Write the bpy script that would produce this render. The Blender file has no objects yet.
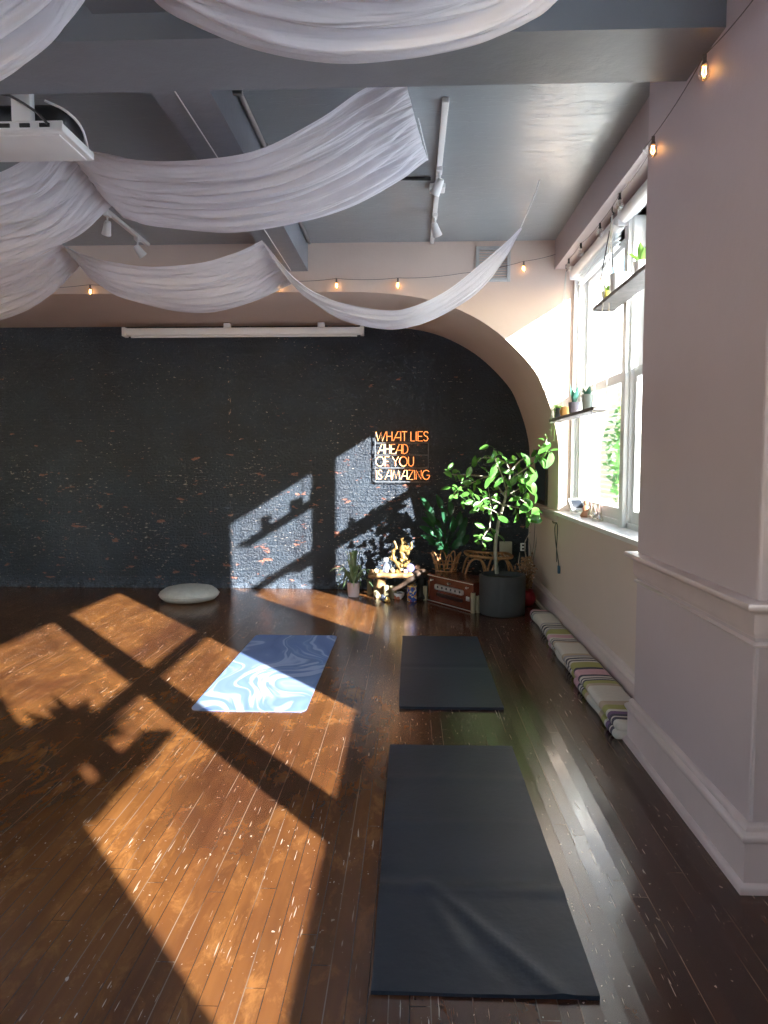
import bpy, bmesh, math, random
from mathutils import Vector, Matrix, noise
random.seed(7)
S = bpy.context.scene
COL = S.collection
PI = math.pi
# ------------------------------------------------------------------ camera
F = 720.0
PSI = math.radians(2.15); TH = math.atan((512-460)/F)
CP = Vector((0, 0, 1.5))
FW = Vector((-math.sin(PSI)*math.cos(TH), math.cos(PSI)*math.cos(TH), -math.sin(TH)))
RT = Vector((math.cos(PSI), math.sin(PSI), 0)); UP = RT.cross(FW)
cd = bpy.data.cameras.new('camera'); cam = bpy.data.objects.new('camera', cd); COL.objects.link(cam)
cd.sensor_fit = 'VERTICAL'; cd.sensor_height = 24; cd.lens = F*24/1024; cd.clip_start = .02; cd.clip_end = 300
cam.matrix_world = Matrix.Translation(CP) @ Matrix((RT, UP, -FW)).transposed().to_4x4()
S.camera = cam

def ray(px, py): return FW*F + RT*(px-384) + UP*(512-py)
def at(px, py, Y): d = ray(px, py); return CP + d*(Y/d.y)
def atz(px, py, Z=0.0): d = ray(px, py); return CP + d*((Z-1.5)/d.z)
def atx(px, py, X): d = ray(px, py); return CP + d*(X/d.x)

# ------------------------------------------------------------------ materials
class NT:
    def __init__(s, name):
        s.m = bpy.data.materials.new(name); s.m.use_nodes = True
        s.t = s.m.node_tree; s.t.nodes.clear()
        s.out = s.t.nodes.new('ShaderNodeOutputMaterial')
    def n(s, typ, **kw):
        nd = s.t.nodes.new('ShaderNode'+typ)
        for k, v in kw.items():
            if k.startswith('_'): setattr(nd, k[1:], v)
            else:
                key = k.replace('__', ' ')
                if key.isdigit(): key = int(key)
                i = nd.inputs[key]
                if hasattr(v, 'is_output') or isinstance(v, bpy.types.NodeSocket): s.t.links.new(v, i)
                else:
                    if isinstance(v, tuple) and len(v) == 3 and i.type == 'RGBA': v = v+(1,)
                    i.default_value = v
        return nd
    def set(s, nd, key, v):
        i = nd.inputs[key]
        if isinstance(v, bpy.types.NodeSocket): s.t.links.new(v, i)
        else: i.default_value = v+(1,) if isinstance(v, tuple) and i.type == 'RGBA' and len(v) == 3 else v
    def math(s, op, a, b=0.5, c=None):
        nd = s.t.nodes.new('ShaderNodeMath'); nd.operation = op
        s.set(nd, 0, a); s.set(nd, 1, b)
        if c is not None: s.set(nd, 2, c)
        return nd.outputs[0]
    def ramp(s, fac, stops, const=False):
        nd = s.t.nodes.new('ShaderNodeValToRGB'); s.t.links.new(fac, nd.inputs[0])
        cr = nd.color_ramp
        if const: cr.interpolation = 'CONSTANT'
        while len(cr.elements) < len(stops): cr.elements.new(.5)
        for e, (p, c) in zip(cr.elements, stops):
            e.position = p
            if isinstance(c, (int, float)): c = (c, c, c)
            e.color = tuple(c)+(1,)
        return nd.outputs[0]
    def mix(s, fac, a, b, mode='MIX'):
        nd = s.t.nodes.new('ShaderNodeMix'); nd.data_type = 'RGBA'; nd.blend_type = mode
        s.set(nd, 0, fac); s.set(nd, 6, a); s.set(nd, 7, b)
        return nd.outputs[2]
    def coord(s, kind='Object', scale=(1, 1, 1), loc=(0, 0, 0), rot=(0, 0, 0)):
        tc = s.t.nodes.new('ShaderNodeTexCoord'); mp = s.t.nodes.new('ShaderNodeMapping')
        s.t.links.new(tc.outputs[kind], mp.inputs[0])
        mp.inputs['Scale'].default_value = scale; mp.inputs['Location'].default_value = loc; mp.inputs['Rotation'].default_value = rot
        return mp.outputs[0]
    def noise(s, vec, scale, detail=3, rough=.5, dist=0):
        nd = s.n('TexNoise', Vector=vec, Scale=float(scale), Detail=float(detail), Roughness=float(rough), Distortion=float(dist))
        return nd.outputs[0]
    def bsdf(s, **kw):
        p = s.n('BsdfPrincipled', **kw); s.t.links.new(p.outputs[0], s.out.inputs[0]); return p
    def bump(s, h, strength=.3, dist=.01):
        return s.n('Bump', Strength=float(strength), Distance=float(dist), Height=h).outputs[0]

MATS = {}
def plain(name, color, rough=.6, metal=0.0, var=.08, scale=6, bump=0.0, bscale=60, spec=.5, emit=None, es=0, trans=0, coat=0):
    if name in MATS: return MATS[name]
    t = NT(name); v = t.coord('Object')
    nz = t.noise(v, scale, 4)
    c0 = tuple(x*(1-var) for x in color); c1 = tuple(min(1, x*(1+var)) for x in color)
    p = t.bsdf(Base__Color=t.ramp(nz, [(.3, c0), (.7, c1)]), Roughness=rough, Metallic=float(metal))
    p.inputs['Specular IOR Level'].default_value = spec
    if coat: p.inputs['Coat Weight'].default_value = coat; p.inputs['Coat Roughness'].default_value = .15
    if trans: p.inputs['Transmission Weight'].default_value = trans
    if emit: p.inputs['Emission Color'].default_value = emit+(1,); p.inputs['Emission Strength'].default_value = es
    if bump: t.t.links.new(t.bump(t.noise(v, bscale, 3), bump, .01), p.inputs['Normal'])
    MATS[name] = t.m; return t.m

def floor_mat():
    t = NT('worn_plank_floor'); tc = t.coord('Object')
    sep = t.n('SeparateXYZ', Vector=tc); X, Y = sep.outputs[0], sep.outputs[1]
    W = .0585
    xs = t.math('DIVIDE', X, W); ix = t.math('FLOOR', xs); fx = t.math('FRACT', xs)
    rnd = t.n('TexWhiteNoise', _noise_dimensions='1D', W=ix)
    yo = t.math('MULTIPLY_ADD', rnd.outputs[0], 3.0, t.math('DIVIDE', Y, 1.5))
    iy = t.math('FLOOR', yo); fy = t.math('FRACT', yo)
    cell = t.n('CombineXYZ', X=ix, Y=iy)
    cr = t.n('TexWhiteNoise', _noise_dimensions='2D', Vector=cell.outputs[0]).outputs[0]
    edge = t.math('LESS_THAN', t.math('MINIMUM', fx, t.math('SUBTRACT', 1.0, fx)), .028)
    edgey = t.math('LESS_THAN', fy, .0022)
    gap = t.math('MAXIMUM', edge, edgey)
    # grain
    gv = t.n('CombineXYZ', X=t.math('MULTIPLY', X, 60.0), Y=t.math('MULTIPLY_ADD', cr, 40.0, t.math('MULTIPLY', Y, 2.2)), Z=t.math('MULTIPLY', cr, 9.0)).outputs[0]
    grain = t.noise(gv, .6, 2, .5)
    # wear: pale worn orange patches where the stain has gone
    wear_shade = t.ramp(t.noise(t.coord('Object', (1.5, .55, 1), (3, 1, 0)), 1.3, 5, .6, .4), [(.34, .2), (.66, 1)])
    wear_shade = t.math('MULTIPLY', wear_shade, t.ramp(t.math('MULTIPLY_ADD', t.noise(t.coord('Object', (1, .6, 1)), 1.2, 3), .9, t.math('MULTIPLY', X, .55)), [(.18, 1), (.62, .12)]))  # worn patches thin out toward the window wall, painting that shaded side darker
    wear2 = t.ramp(t.noise(t.coord('Object', (5, 2.2, 1)), 2.0, 6, .7, .5), [(.52, 0), (.66, 1)])
    dark = t.mix(cr, (.038, .011, .0075), (.070, .021, .011))
    dark = t.mix(t.math('MULTIPLY', grain, .5), dark, (.025, .009, .006))
    worn = t.mix(grain, (.20, .074, .018), (.36, .150, .042))
    c = t.mix(t.math('MULTIPLY', wear_shade, .60), dark, worn)
    c = t.mix(t.math('MULTIPLY', t.math('MULTIPLY', wear2, wear_shade), .5), c, (.44, .19, .055))
    c = t.mix(t.math('MULTIPLY', gap, .7), c, (.03, .012, .008))
    # glint of some gaps, painted in as pale colour
    gap_glint = t.math('MULTIPLY', gap, t.ramp(t.noise(t.coord('Object', (9, .6, 1)), 2.0, 3), [(.50, 0), (.62, 1)]))
    c = t.mix(t.math('MULTIPLY', gap_glint, .28), c, (.62, .5, .38))
    # scratches
    scr = None
    for rot, sc, th in ((.25, (80, 5, 1), .725), (-.5, (90, 6, 1), .735), (1.3, (85, 8, 1), .74)):
        f = t.ramp(t.noise(t.coord('Object', sc, (0, 0, 0), (0, 0, rot)), 1.0, 2, .5), [(th-.02, 0), (th, 1)])
        scr = f if scr is None else t.math('MAXIMUM', scr, f)
    spk = t.ramp(t.noise(t.coord('Object', (45, 30, 1)), 1.0, 2, .6), [(.70, 0), (.715, 1)])
    mask = t.ramp(t.noise(t.coord('Object', (1, 1, 1), (9, 4, 0)), 1.6, 3), [(.42, 0), (.6, 1)])
    spk = t.math('MAXIMUM', spk, t.ramp(t.noise(t.coord('Object', (70, 60, 1), (4, 4, 0)), 1.0, 3, .7), [(.70, 0), (.71, 1)]))
    scr = t.math('MULTIPLY', t.math('MAXIMUM', scr, spk), mask)
    c = t.mix(t.math('MULTIPLY', scr, .6), c, (.75, .66, .55))
    rg = t.math('MULTIPLY_ADD', t.noise(t.coord('Object', (3, 1, 1)), 3, 4), .16, .10)
    rg = t.math('MULTIPLY_ADD', cr, .06, rg)
    p = t.bsdf(Base__Color=c, Roughness=rg)
    p.inputs['Specular IOR Level'].default_value = .8
    cup = t.math('MULTIPLY', t.math('MULTIPLY', fx, t.math('SUBTRACT', 1.0, fx)), 1.2)
    h = t.math('SUBTRACT', t.math('MULTIPLY_ADD', grain, .03, t.math('MULTIPLY', cr, .22)), gap)
    h = t.math('MULTIPLY_ADD', t.noise(t.coord('Object', (6, 1.5, 1)), 2, 2), .6, t.math('SUBTRACT', h, cup))
    t.t.links.new(t.bump(h, .35, .0022), p.inputs['Normal'])
    return t.m

def brick_mat():
    t = NT('black_painted_brick'); tc = t.coord('Object')
    sep = t.n('SeparateXYZ', Vector=tc)
    v = t.n('CombineXYZ', X=sep.outputs[0], Y=sep.outputs[2]).outputs[0]
    br = t.n('TexBrick', Vector=v, Color1=(.2, .2, .2), Color2=(.8, .8, .8), Mortar=(0, 0, 0), Scale=1.0,
             Mortar__Size=.004, Mortar__Smooth=.8, Brick__Width=.21, Row__Height=.068)
    mort = br.outputs['Fac']
    base = t.ramp(t.noise(v, 3, 5), [(.3, (.004, .008, .019)), (.72, (.012, .025, .044))])
    # dusty lighter foot of the wall and pale scuffs
    z = sep.outputs[2]
    foot = t.math('MULTIPLY', t.ramp(z, [(0, 1), (.16, 0)]), t.ramp(t.noise(v, 14, 5, .7), [(.42, 0), (.6, .7)]))
    base = t.mix(foot, base, (.12, .16, .22))
    # chips down to red brick, elongated along the courses
    cell = t.n('TexBrick', Vector=v, Color1=(0, 0, 0), Color2=(1, 1, 1), Mortar=(0, 0, 0), Scale=1.0, Mortar__Size=.004, Brick__Width=.21, Row__Height=.068, Bias=0.0)
    big = t.noise(t.n('Mapping', Vector=v, Scale=(5.0, 13.0, 1)).outputs[0], 1.0, 4, .65)
    band = t.math('MULTIPLY_ADD', t.ramp(t.math('DIVIDE', z, 3.0), [(.0, .5), (.10, .6), (.45, .5), (.65, 0)]), .09, -.045)
    red = t.ramp(t.math('ADD', big, band), [(.635, 0), (.65, 1)])
    sm = t.noise(t.n('Mapping', Vector=v, Scale=(17.0, 48.0, 1)).outputs[0], 1.0, 3, .7)
    mk = t.ramp(t.noise(t.n('Mapping', Vector=v, Location=(5, 2, 0)).outputs[0], 1.7, 3), [(.45, 0), (.62, .05)])
    wht = t.ramp(t.math('ADD', t.math('MULTIPLY_ADD', band, .6, sm), mk), [(.672, 0), (.687, 1)])
    # a vertical line of chips beside the pier
    col1 = t.math('LESS_THAN', t.math('ABSOLUTE', t.math('MULTIPLY_ADD', t.noise(v, 9, 3), .03, t.math('ADD', sep.outputs[0], 2.075))), .016)
    lin = t.math('MULTIPLY', col1, t.ramp(t.noise(t.n('Mapping', Vector=v, Scale=(20, 9, 1)).outputs[0], 1.5, 3, .7), [(.60, 0), (.63, 1)]))
    c = t.mix(t.math('MULTIPLY', red, .85), base, (.34, .13, .085))
    c = t.mix(t.math('MULTIPLY', wht, .8), c, (.60, .50, .42))
    c = t.mix(t.math('MULTIPLY', lin, .7), c, (.55, .36, .26))
    rg = t.math('MULTIPLY_ADD', t.noise(v, 6, 4), .22, .30)
    p = t.bsdf(Base__Color=c, Roughness=rg)
    p.inputs['Specular IOR Level'].default_value = .75
    h = t.math('SUBTRACT', t.math('MULTIPLY', t.noise(v, 40, 4, .6), 2.2), t.math('MULTIPLY', mort, .35))
    h = t.math('SUBTRACT', h, t.math('MULTIPLY', t.math('MAXIMUM', red, wht), .5))
    h = t.math('ADD', h, t.noise(v, 5, 2))
    t.t.links.new(t.bump(h, 1.0, .014), p.inputs['Normal'])
    return t.m

def paint(name, color, rough, bump=.15, patch=.06, bs=14, spec=.5, lines=False):
    t = NT(name); v = t.coord('Object')
    c = t.ramp(t.noise(v, 1.1, 5, .6), [(.3, tuple(x*(1-patch) for x in color)), (.7, tuple(x*(1+patch) for x in color))])
    p = t.bsdf(Base__Color=c, Roughness=rough); p.inputs['Specular IOR Level'].default_value = spec
    h = t.math('MULTIPLY_ADD', t.noise(v, bs, 4, .6), .7, t.math('MULTIPLY', t.noise(v, 1.6, 2), 2.2))
    if lines:
        cr = t.ramp(t.noise(t.coord('Object', (1, 8, 1)), 1.3, 3, .6), [(.49, 0), (.5, 1), (.51, 0)])
        h = t.math('MULTIPLY_ADD', cr, .5, h)
    t.t.links.new(t.bump(h, bump, .02), p.inputs['Normal'])
    return t.m

def fabric_mat():
    t = NT('white_sheer_fabric'); v = t.coord('Object')
    nz = t.noise(v, 90, 2)
    c = t.ramp(t.noise(v, 3, 3), [(.3, (.84, .82, .87)), (.7, (.92, .90, .95))])
    d = t.n('BsdfDiffuse', Color=c); tr = t.n('BsdfTranslucent', Color=c); tp = t.n('BsdfTransparent')
    uv = t.coord('UV', (2.2, 34, 1)); uv2 = t.coord('UV', (3.5, 85, 1))
    hh = t.math('MULTIPLY_ADD', t.noise(uv, 1, 2, .5, .3), 1.0, t.math('MULTIPLY', t.noise(uv2, 1, 2), .35))
    bp = t.bump(hh, .8, .028); t.t.links.new(bp, d.inputs['Normal']); t.t.links.new(bp, tr.inputs['Normal'])
    m1 = t.n('MixShader', Fac=.35); t.t.links.new(d.outputs[0], m1.inputs[1]); t.t.links.new(tr.outputs[0], m1.inputs[2])
    m2 = t.n('MixShader', Fac=.06); t.t.links.new(m1.outputs[0], m2.inputs[1]); t.t.links.new(tp.outputs[0], m2.inputs[2])
    t.t.links.new(m2.outputs[0], t.out.inputs[0]); return t.m

def glass_mat(name='window_glass', tint=(.95, .98, .98), refl=.07, rough=.02):
    t = NT(name)
    lw = t.n('LayerWeight', Blend=.25)
    g = t.n('BsdfGlossy', Color=(1, 1, 1), Roughness=rough); tp = t.n('BsdfTransparent', Color=tint)
    f = t.math('MULTIPLY_ADD', lw.outputs[0], .35, refl)
    m = t.n('MixShader', Fac=f); t.t.links.new(tp.outputs[0], m.inputs[1]); t.t.links.new(g.outputs[0], m.inputs[2])
    t.t.links.new(m.outputs[0], t.out.inputs[0]); return t.m

def leaf_mat(name, c0, c1, rough=.35, trans=.35):
    if name in MATS: return MATS[name]
    t = NT(name); v = t.coord('Object')
    c = t.ramp(t.noise(v, 9, 3), [(.35, c0), (.65, c1)])
    p = t.n('BsdfPrincipled', Base__Color=c, Roughness=rough)
    tr = t.n('BsdfTranslucent', Color=t.mix(.5, c, (.25, .55, .05)))
    m = t.n('MixShader', Fac=trans); t.t.links.new(p.outputs[0], m.inputs[1]); t.t.links.new(tr.outputs[0], m.inputs[2])
    t.t.links.new(m.outputs[0], t.out.inputs[0]); MATS[name] = t.m; return t.m

def marble_mat():
    t = NT('blue_marbled_mat'); v = t.coord('Object')
    wv = t.n('TexNoise', Vector=t.coord('Object', (1, .8, 1)), Scale=1.5, Detail=1.5, Roughness=.45)
    off = t.n('VectorMath', _operation='MULTIPLY_ADD'); t.set(off, 0, wv.outputs[1]); off.inputs[1].default_value = (1.5, 1.5, 0); t.set(off, 2, v)
    v2 = off.outputs[0]
    n1 = t.noise(t.n('Mapping', Vector=v2, Scale=(1.5, .32, 1), Rotation=(0, 0, .30)).outputs[0], 2.0, 3.5, .5)
    c = t.ramp(n1, [(.30, (.09, .14, .33)), (.40, (.14, .21, .42)), (.445, (.16, .23, .44)), (.475, (.40, .46, .62)), (.50, (.37, .44, .60)), (.515, (.13, .20, .40)), (.56, (.18, .27, .48)), (.585, (.26, .33, .52)), (.60, (.16, .24, .45)), (.66, (.13, .21, .45)), (.70, (.34, .42, .6))])
    p = t.bsdf(Base__Color=c, Roughness=.5)
    return t.m

def band_mat(name, stops, axis=1, L=1.0, rough=.95):
    t = NT(name); v = t.coord('Object')
    s = t.n('SeparateXYZ', Vector=v).outputs[axis]
    s = t.math('MULTIPLY_ADD', t.noise(v, 6, 2), .012, s)
    f = t.math('DIVIDE', s, L)
    c = t.ramp(f, stops, True)
    c = t.mix(t.math('MULTIPLY', t.noise(t.coord('Object', (40, 140, 60)), 1, 2), .35), c, (.25, .22, .22))
    p = t.bsdf(Base__Color=c, Roughness=rough)
    t.t.links.new(t.bump(t.noise(t.coord('Object', (60, 260, 60)), 1, 2), .4, .004), p.inputs['Normal'])
    return t.m

M = dict(
    floor=floor_mat(), brick=brick_mat(),
    ceil=paint('grey_ceiling_paint', (.27, .30, .32), .28, .16, .05, 9, .6, True),
    beam=paint('grey_beam_paint', (.23, .245, .275), .38, .25, .05, 9, .5),
    pink=paint('blush_wall_paint', (.56, .45, .46), .5, .12, .03, 18),
    peach=paint('peach_wall_paint', (.68, .545, .47), .6, .2, .04, 12),
    cream=paint('cream_wall_paint', (.68, .55, .47), .55, .12, .03, 18),
    soff=paint('taupe_bulkhead_paint', (.47, .385, .38), .6, .12, .03, 16),
    trim=plain('pale_pink_gloss_trim', (.70, .56, .545), .32, var=.04, bump=.1, bscale=8),
    wframe=plain('white_window_paint', (.78, .79, .78), .4, var=.04),
    sill=plain('white_sill_paint', (.74, .72, .68), .35, var=.05),
    glass=glass_mat(), fabric=fabric_mat(),
    white=plain('white_plastic', (.78, .77, .76), .4, var=.03),
    black=plain('black_plastic', (.015, .016, .02), .35, var=.1),
    dkmetal=plain('dark_steel', (.06, .06, .065), .4, metal=.8),
    steel=plain('galvanised_steel', (.45, .45, .46), .35, metal=.9),
    matb=plain('black_exercise_foam', (.020, .028, .043), .46, var=.12, scale=3, bump=.12, bscale=30, spec=.3),
)

# ------------------------------------------------------------------ mesh helpers
def nb(): return bmesh.new()
def box(bm, x0, x1, y0, y1, z0, z1, bev=0.0, seg=2):
    vs = bmesh.ops.create_cube(bm, size=1)['verts']
    bmesh.ops.scale(bm, vec=(x1-x0, y1-y0, z1-z0), verts=vs)
    bmesh.ops.translate(bm, vec=((x0+x1)/2, (y0+y1)/2, (z0+z1)/2), verts=vs)
    if bev:
        es = list({e for v in vs for e in v.link_edges})
        bmesh.ops.bevel(bm, geom=es, offset=bev, segments=seg, affect='EDGES', profile=.5)
    return bm
def obox(bm, c, size, R=None, bev=0.0):
    b = nb(); box(b, -size[0]/2, size[0]/2, -size[1]/2, size[1]/2, -size[2]/2, size[2]/2, bev)
    Mx = Matrix.Translation(Vector(c)) @ (R.to_4x4() if R else Matrix())
    b.transform(Mx); me = bpy.data.meshes.new('t'); b.to_mesh(me); b.free(); bm.from_mesh(me); bpy.data.meshes.remove(me); return bm
def tube(bm, pts, rad, seg=8, cap=True):
    pts = [Vector(p) for p in pts]; n = len(pts)
    rs = rad if isinstance(rad, (list, tuple)) else [rad]*n
    T = []
    for i in range(n):
        a = pts[max(i-1, 0)]; b = pts[min(i+1, n-1)]; T.append((b-a).normalized())
    nrm = T[0].orthogonal().normalized(); rings = []
    for i in range(n):
        if i:
            nrm = (nrm - T[i]*nrm.dot(T[i]))
            nrm = nrm.normalized() if nrm.length > 1e-6 else T[i].orthogonal().normalized()
        bn = T[i].cross(nrm)
        rings.append([bm.verts.new(pts[i]+(nrm*math.cos(2*PI*k/seg)+bn*math.sin(2*PI*k/seg))*rs[i]) for k in range(seg)])
    for i in range(n-1):
        for k in range(seg):
            bm.faces.new((rings[i][k], rings[i][(k+1) % seg], rings[i+1][(k+1) % seg], rings[i+1][k]))
    if cap:
        bm.faces.new(rings[0][::-1]); bm.faces.new(rings[-1])
    return bm
def lathe(bm, prof, c=(0, 0, 0), seg=24, R=None, wob=0.0):
    c = Vector(c); rings = []
    for r, z in prof:
        if r < 1e-5:
            p = Vector((0, 0, z)); rings.append([bm.verts.new(c+(R @ p if R else p))])
        else:
            ring = []
            for k in range(seg):
                a = 2*PI*k/seg; rr = r*(1+wob*math.sin(3*a+z*40))
                p = Vector((rr*math.cos(a), rr*math.sin(a), z)); ring.append(bm.verts.new(c+(R @ p if R else p)))
            rings.append(ring)
    for a, b in zip(rings, rings[1:]):
        for k in range(seg):
            k2 = (k+1) % seg
            if len(a) == 1 and len(b) == 1: continue
            if len(a) == 1: bm.faces.new((a[0], b[k2], b[k]))
            elif len(b) == 1: bm.faces.new((a[k], a[k2], b[0]))
            else: bm.faces.new((a[k], a[k2], b[k2], b[k]))
    return bm
def ball(bm, c, r, sc=(1, 1, 1), sub=2, jit=0.0, R=None):
    vs = bmesh.ops.create_icosphere(bm, subdivisions=sub, radius=1)['verts']
    for v in vs:
        p = v.co.copy()
        if jit: p *= 1+jit*noise.noise(p*2.3+Vector(c)*5)
        p = Vector((p.x*sc[0], p.y*sc[1], p.z*sc[2]))*r
        v.co = Vector(c)+(R @ p if R else p)
    return bm
def sweep(bm, path, prof):
    """prof: (offset to the right of the path, z) open profile; path: XY points"""
    P2 = [Vector((p[0], p[1])) for p in path]; n = len(P2); rings = []
    for i in range(n):
        ds = []
        if i: ds.append((P2[i]-P2[i-1]).normalized())
        if i < n-1: ds.append((P2[i+1]-P2[i]).normalized())
        ns = [Vector((d.y, -d.x)) for d in ds]
        if len(ns) == 2:
            m = (ns[0]+ns[1]); m = m/max(m.length_squared/2, .3)
        else: m = ns[0]
        rings.append([bm.verts.new((P2[i].x+m.x*o, P2[i].y+m.y*o, z)) for o, z in prof])
    for a, b in zip(rings, rings[1:]):
        for k in range(len(prof)-1): bm.faces.new((a[k], b[k], b[k+1], a[k+1]))
    bm.faces.new(rings[0]); bm.faces.new(rings[-1][::-1])
    return bm
def grid(bm, fn, nu, nv):
    V = [[bm.verts.new(fn(i/nu, j/nv)) for j in range(nv+1)] for i in range(nu+1)]
    for i in range(nu):
        for j in range(nv): bm.faces.new((V[i][j], V[i+1][j], V[i+1][j+1], V[i][j+1]))
    return bm
def leaf(bm, base, d, up, L, W, curl=.25, fold=.12, nl=6, nw=4, tip=1.0):
    d = Vector(d).normalized(); up = Vector(up); side = d.cross(up)
    if side.length < 1e-4: side = d.orthogonal()
    side.normalize(); up = side.cross(d).normalized(); base = Vector(base)
    def fn(u, v):
        w = W*.5*max(math.sin(PI*min(1, u**.8*1.0))**.75 if 0 < u < 1 else 0, .04 if u < .5 else .01)
        s = (v-.5)*2
        return base + d*(L*u*math.cos(curl*u)) + side*(w*s) + up*(-curl*L*u*u + fold*w*abs(s)*1.2)
    return grid(bm, fn, nl, nw)
def cat(pts, n):
    """catmull-rom resample"""
    pts = [Vector(p) for p in pts]; m = len(pts)-1; out = []
    for k in range(n+1):
        t = k/n*m; i = min(int(t), m-1); f = t-i
        p0 = pts[max(i-1, 0)] if i else pts[0]*2-pts[1]; p1 = pts[i]; p2 = pts[i+1]
        p3 = pts[i+2] if i+2 <= m else pts[m]*2-pts[m-1]
        out.append(.5*((2*p1)+(p2-p0)*f+(2*p0-5*p1+4*p2-p3)*f*f+(3*p1-p0-3*p2+p3)*f**3))
    return out

def wloc(o):
    v = Vector((0, 0, 0))
    while o: v += o.location; o = o.parent
    return v
def obj(name, bm, mat, parent=None, smooth=True, local=False, sub=0, solid=0.0, angle=38):
    bmesh.ops.recalc_face_normals(bm, faces=bm.faces)
    me = bpy.data.meshes.new(name); bm.to_mesh(me); bm.free()
    o = bpy.data.objects.new(name, me); COL.objects.link(o)
    if mat: me.materials.append(mat)
    if parent:
        o.parent = parent
        if not local: me.transform(Matrix.Translation(-wloc(parent)))
    elif not local:
        xs = [v.co for v in me.vertices]
        lo = Vector([min(v[i] for v in xs) for i in range(3)]); hi = Vector([max(v[i] for v in xs) for i in range(3)])
        c = Vector(((lo.x+hi.x)/2, (lo.y+hi.y)/2, lo.z)); me.transform(Matrix.Translation(-c)); o.location = c
    if solid:
        md = o.modifiers.new('solid', 'SOLIDIFY'); md.thickness = solid; md.offset = 0
    if sub:
        md = o.modifiers.new('sub', 'SUBSURF'); md.levels = sub; md.render_levels = sub
    if smooth:
        me.shade_smooth()
        if angle < 180: me.set_sharp_from_angle(angle=math.radians(angle))
    return o
def struct(name, bm, mat, parent=None, **k):
    o = obj(name, bm, mat, parent, local=parent is None, **k)
    if not parent: o['kind'] = 'structure'
    return o
def tag(o, label, catg=None, group=None, kind=None):
    o['label'] = label
    if catg: o['category'] = catg
    if group: o['group'] = group
    if kind: o['kind'] = kind
    return o
def thing(name, loc, label, catg, group=None, rotz=0):
    o = bpy.data.objects.new(name, None); COL.objects.link(o); o.empty_display_size = .1
    o.location = loc; o.rotation_euler.z = rotz
    return tag(o, label, catg, group)

# ------------------------------------------------------------------ room shell
Y1, YB, ZC = 6.65, 8.28, 3.46
XL, YR = -8.2, -4.2        # left and rear walls, out of the picture
XI, XO = 1.35, 1.70        # inner face of the wall under the windows, outer face
b = nb(); box(b, XL-.3, XO, YR-.3, YB+.3, -.2, 0); struct('floor', b, M['floor'], smooth=False)
b = nb(); box(b, XL-.3, XO, YR-.3, Y1, ZC, ZC+.2); struct('ceiling', b, M['ceil'], smooth=False)
# back wall of the alcove: painted brick
b = nb(); box(b, XL-.3, XO, YB, YB+.3, 0, 3.4); struct('wall_back', b, M['brick'], smooth=False)
# front wall of the alcove with its wide arch
arc = [(XI, 0), (XI, 1.5), (1.338, 1.68), (1.285, 1.91), (1.205, 2.13), (1.11, 2.315), (.90, 2.545), (.66, 2.735), (.34, 2.895), (.02, 2.975), (-.36, 3.015), (-.8, 3.025)]
lx = XL+.6
arc2 = arc[:2]+[tuple(p[:2]) for p in cat([(x, z, 0) for x, z in arc[1:]], 36)][1:]
left = [(lx-(x-XI)*1.0-.0, z) for x, z in arc2][::-1]
prof = arc2+[(lx+2.15, 3.025)]+left
prof = arc2+[(p[0], p[1]) for p in left]
b = nb()
outer_r, outer_l = XO, XL-.3
fr = [b.verts.new((x, Y1, z)) for x, z in prof]; bk = [b.verts.new((x, YB, z)) for x, z in prof]
tf = [b.verts.new((min(max(x, outer_l), outer_r), Y1, 3.66)) for x, z in prof]
for i in range(len(prof)-1):
    b.faces.new((fr[i], fr[i+1], bk[i+1], bk[i]))
    if i == 0 or i == len(prof)-2: continue
    b.faces.new((fr[i], tf[i], tf[i+1], fr[i+1]))
# leg faces
def quad(b, *ps): return b.faces.new([b.verts.new(p) for p in ps])
quad(b, (XI, Y1, 0), (XO, Y1, 0), (XO, Y1, 3.66), (XI, Y1, 3.66), (XI, Y1, 1.5))
quad(b, (lx, Y1, 0), (outer_l, Y1, 0), (outer_l, Y1, 3.66), (lx, Y1, 3.66), (lx, Y1, 1.5))
quad(b, (XO, Y1, 0), (XO, YB+.3, 0), (XO, YB+.3, 3.66), (XO, Y1, 3.66))
quad(b, (outer_l, Y1, 3.66), (XO, Y1, 3.66), (XO, YB+.3, 3.66), (outer_l, YB+.3, 3.66))
bmesh.ops.remove_doubles(b, verts=b.verts, dist=1e-5)
struct('wall_arch', b, M['peach'], smooth=True, angle=30)

# window wall below, between and above the windows
W2 = (3.48, 6.645); W1 = (-1.04, 2.12)
ZS, ZH = 1.02, 3.16
b = nb()
box(b, XI, XO, W2[0], Y1, 0, ZS-.02)
box(b, XI, XO, W1[0], W1[1], 0, ZS-.02)
box(b, XI, XO, YR-.3, W1[0], 0, ZC)
box(b, XI, XO, W1[1], W2[0], 0, ZC)
struct('wall_right', b, M['cream'], smooth=False)
b = nb(); box(b, 1.28, XO, 3.78, Y1, 3.205, ZC); box(b, 1.28, XO, YR, 2.47, 3.205, ZC); struct('ceiling_bulkhead', b, M['soff'], smooth=False)
b = nb(); box(b, 1.5, XO, W2[0], Y1, 3.13, 3.205); box(b, 1.5, XO, W1[0], W1[1], 3.13, 3.205); struct('wall_header', b, M['cream'], smooth=False)
b = nb(); box(b, 1.18, XI+.02, 2.47, 3.78, 0, ZC, .012); struct('wall_pillar', b, M['pink'], smooth=False)
b = nb(); box(b, XL, 1.30, 2.88, 3.27, 3.125, ZC); struct('ceiling_beam_cross', b, M['beam'], smooth=False)
b = nb(); box(b, -1.22, -.94, 3.27, Y1, 3.21, ZC); struct('ceiling_joist_far', b, M['beam'], smooth=False)
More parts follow.
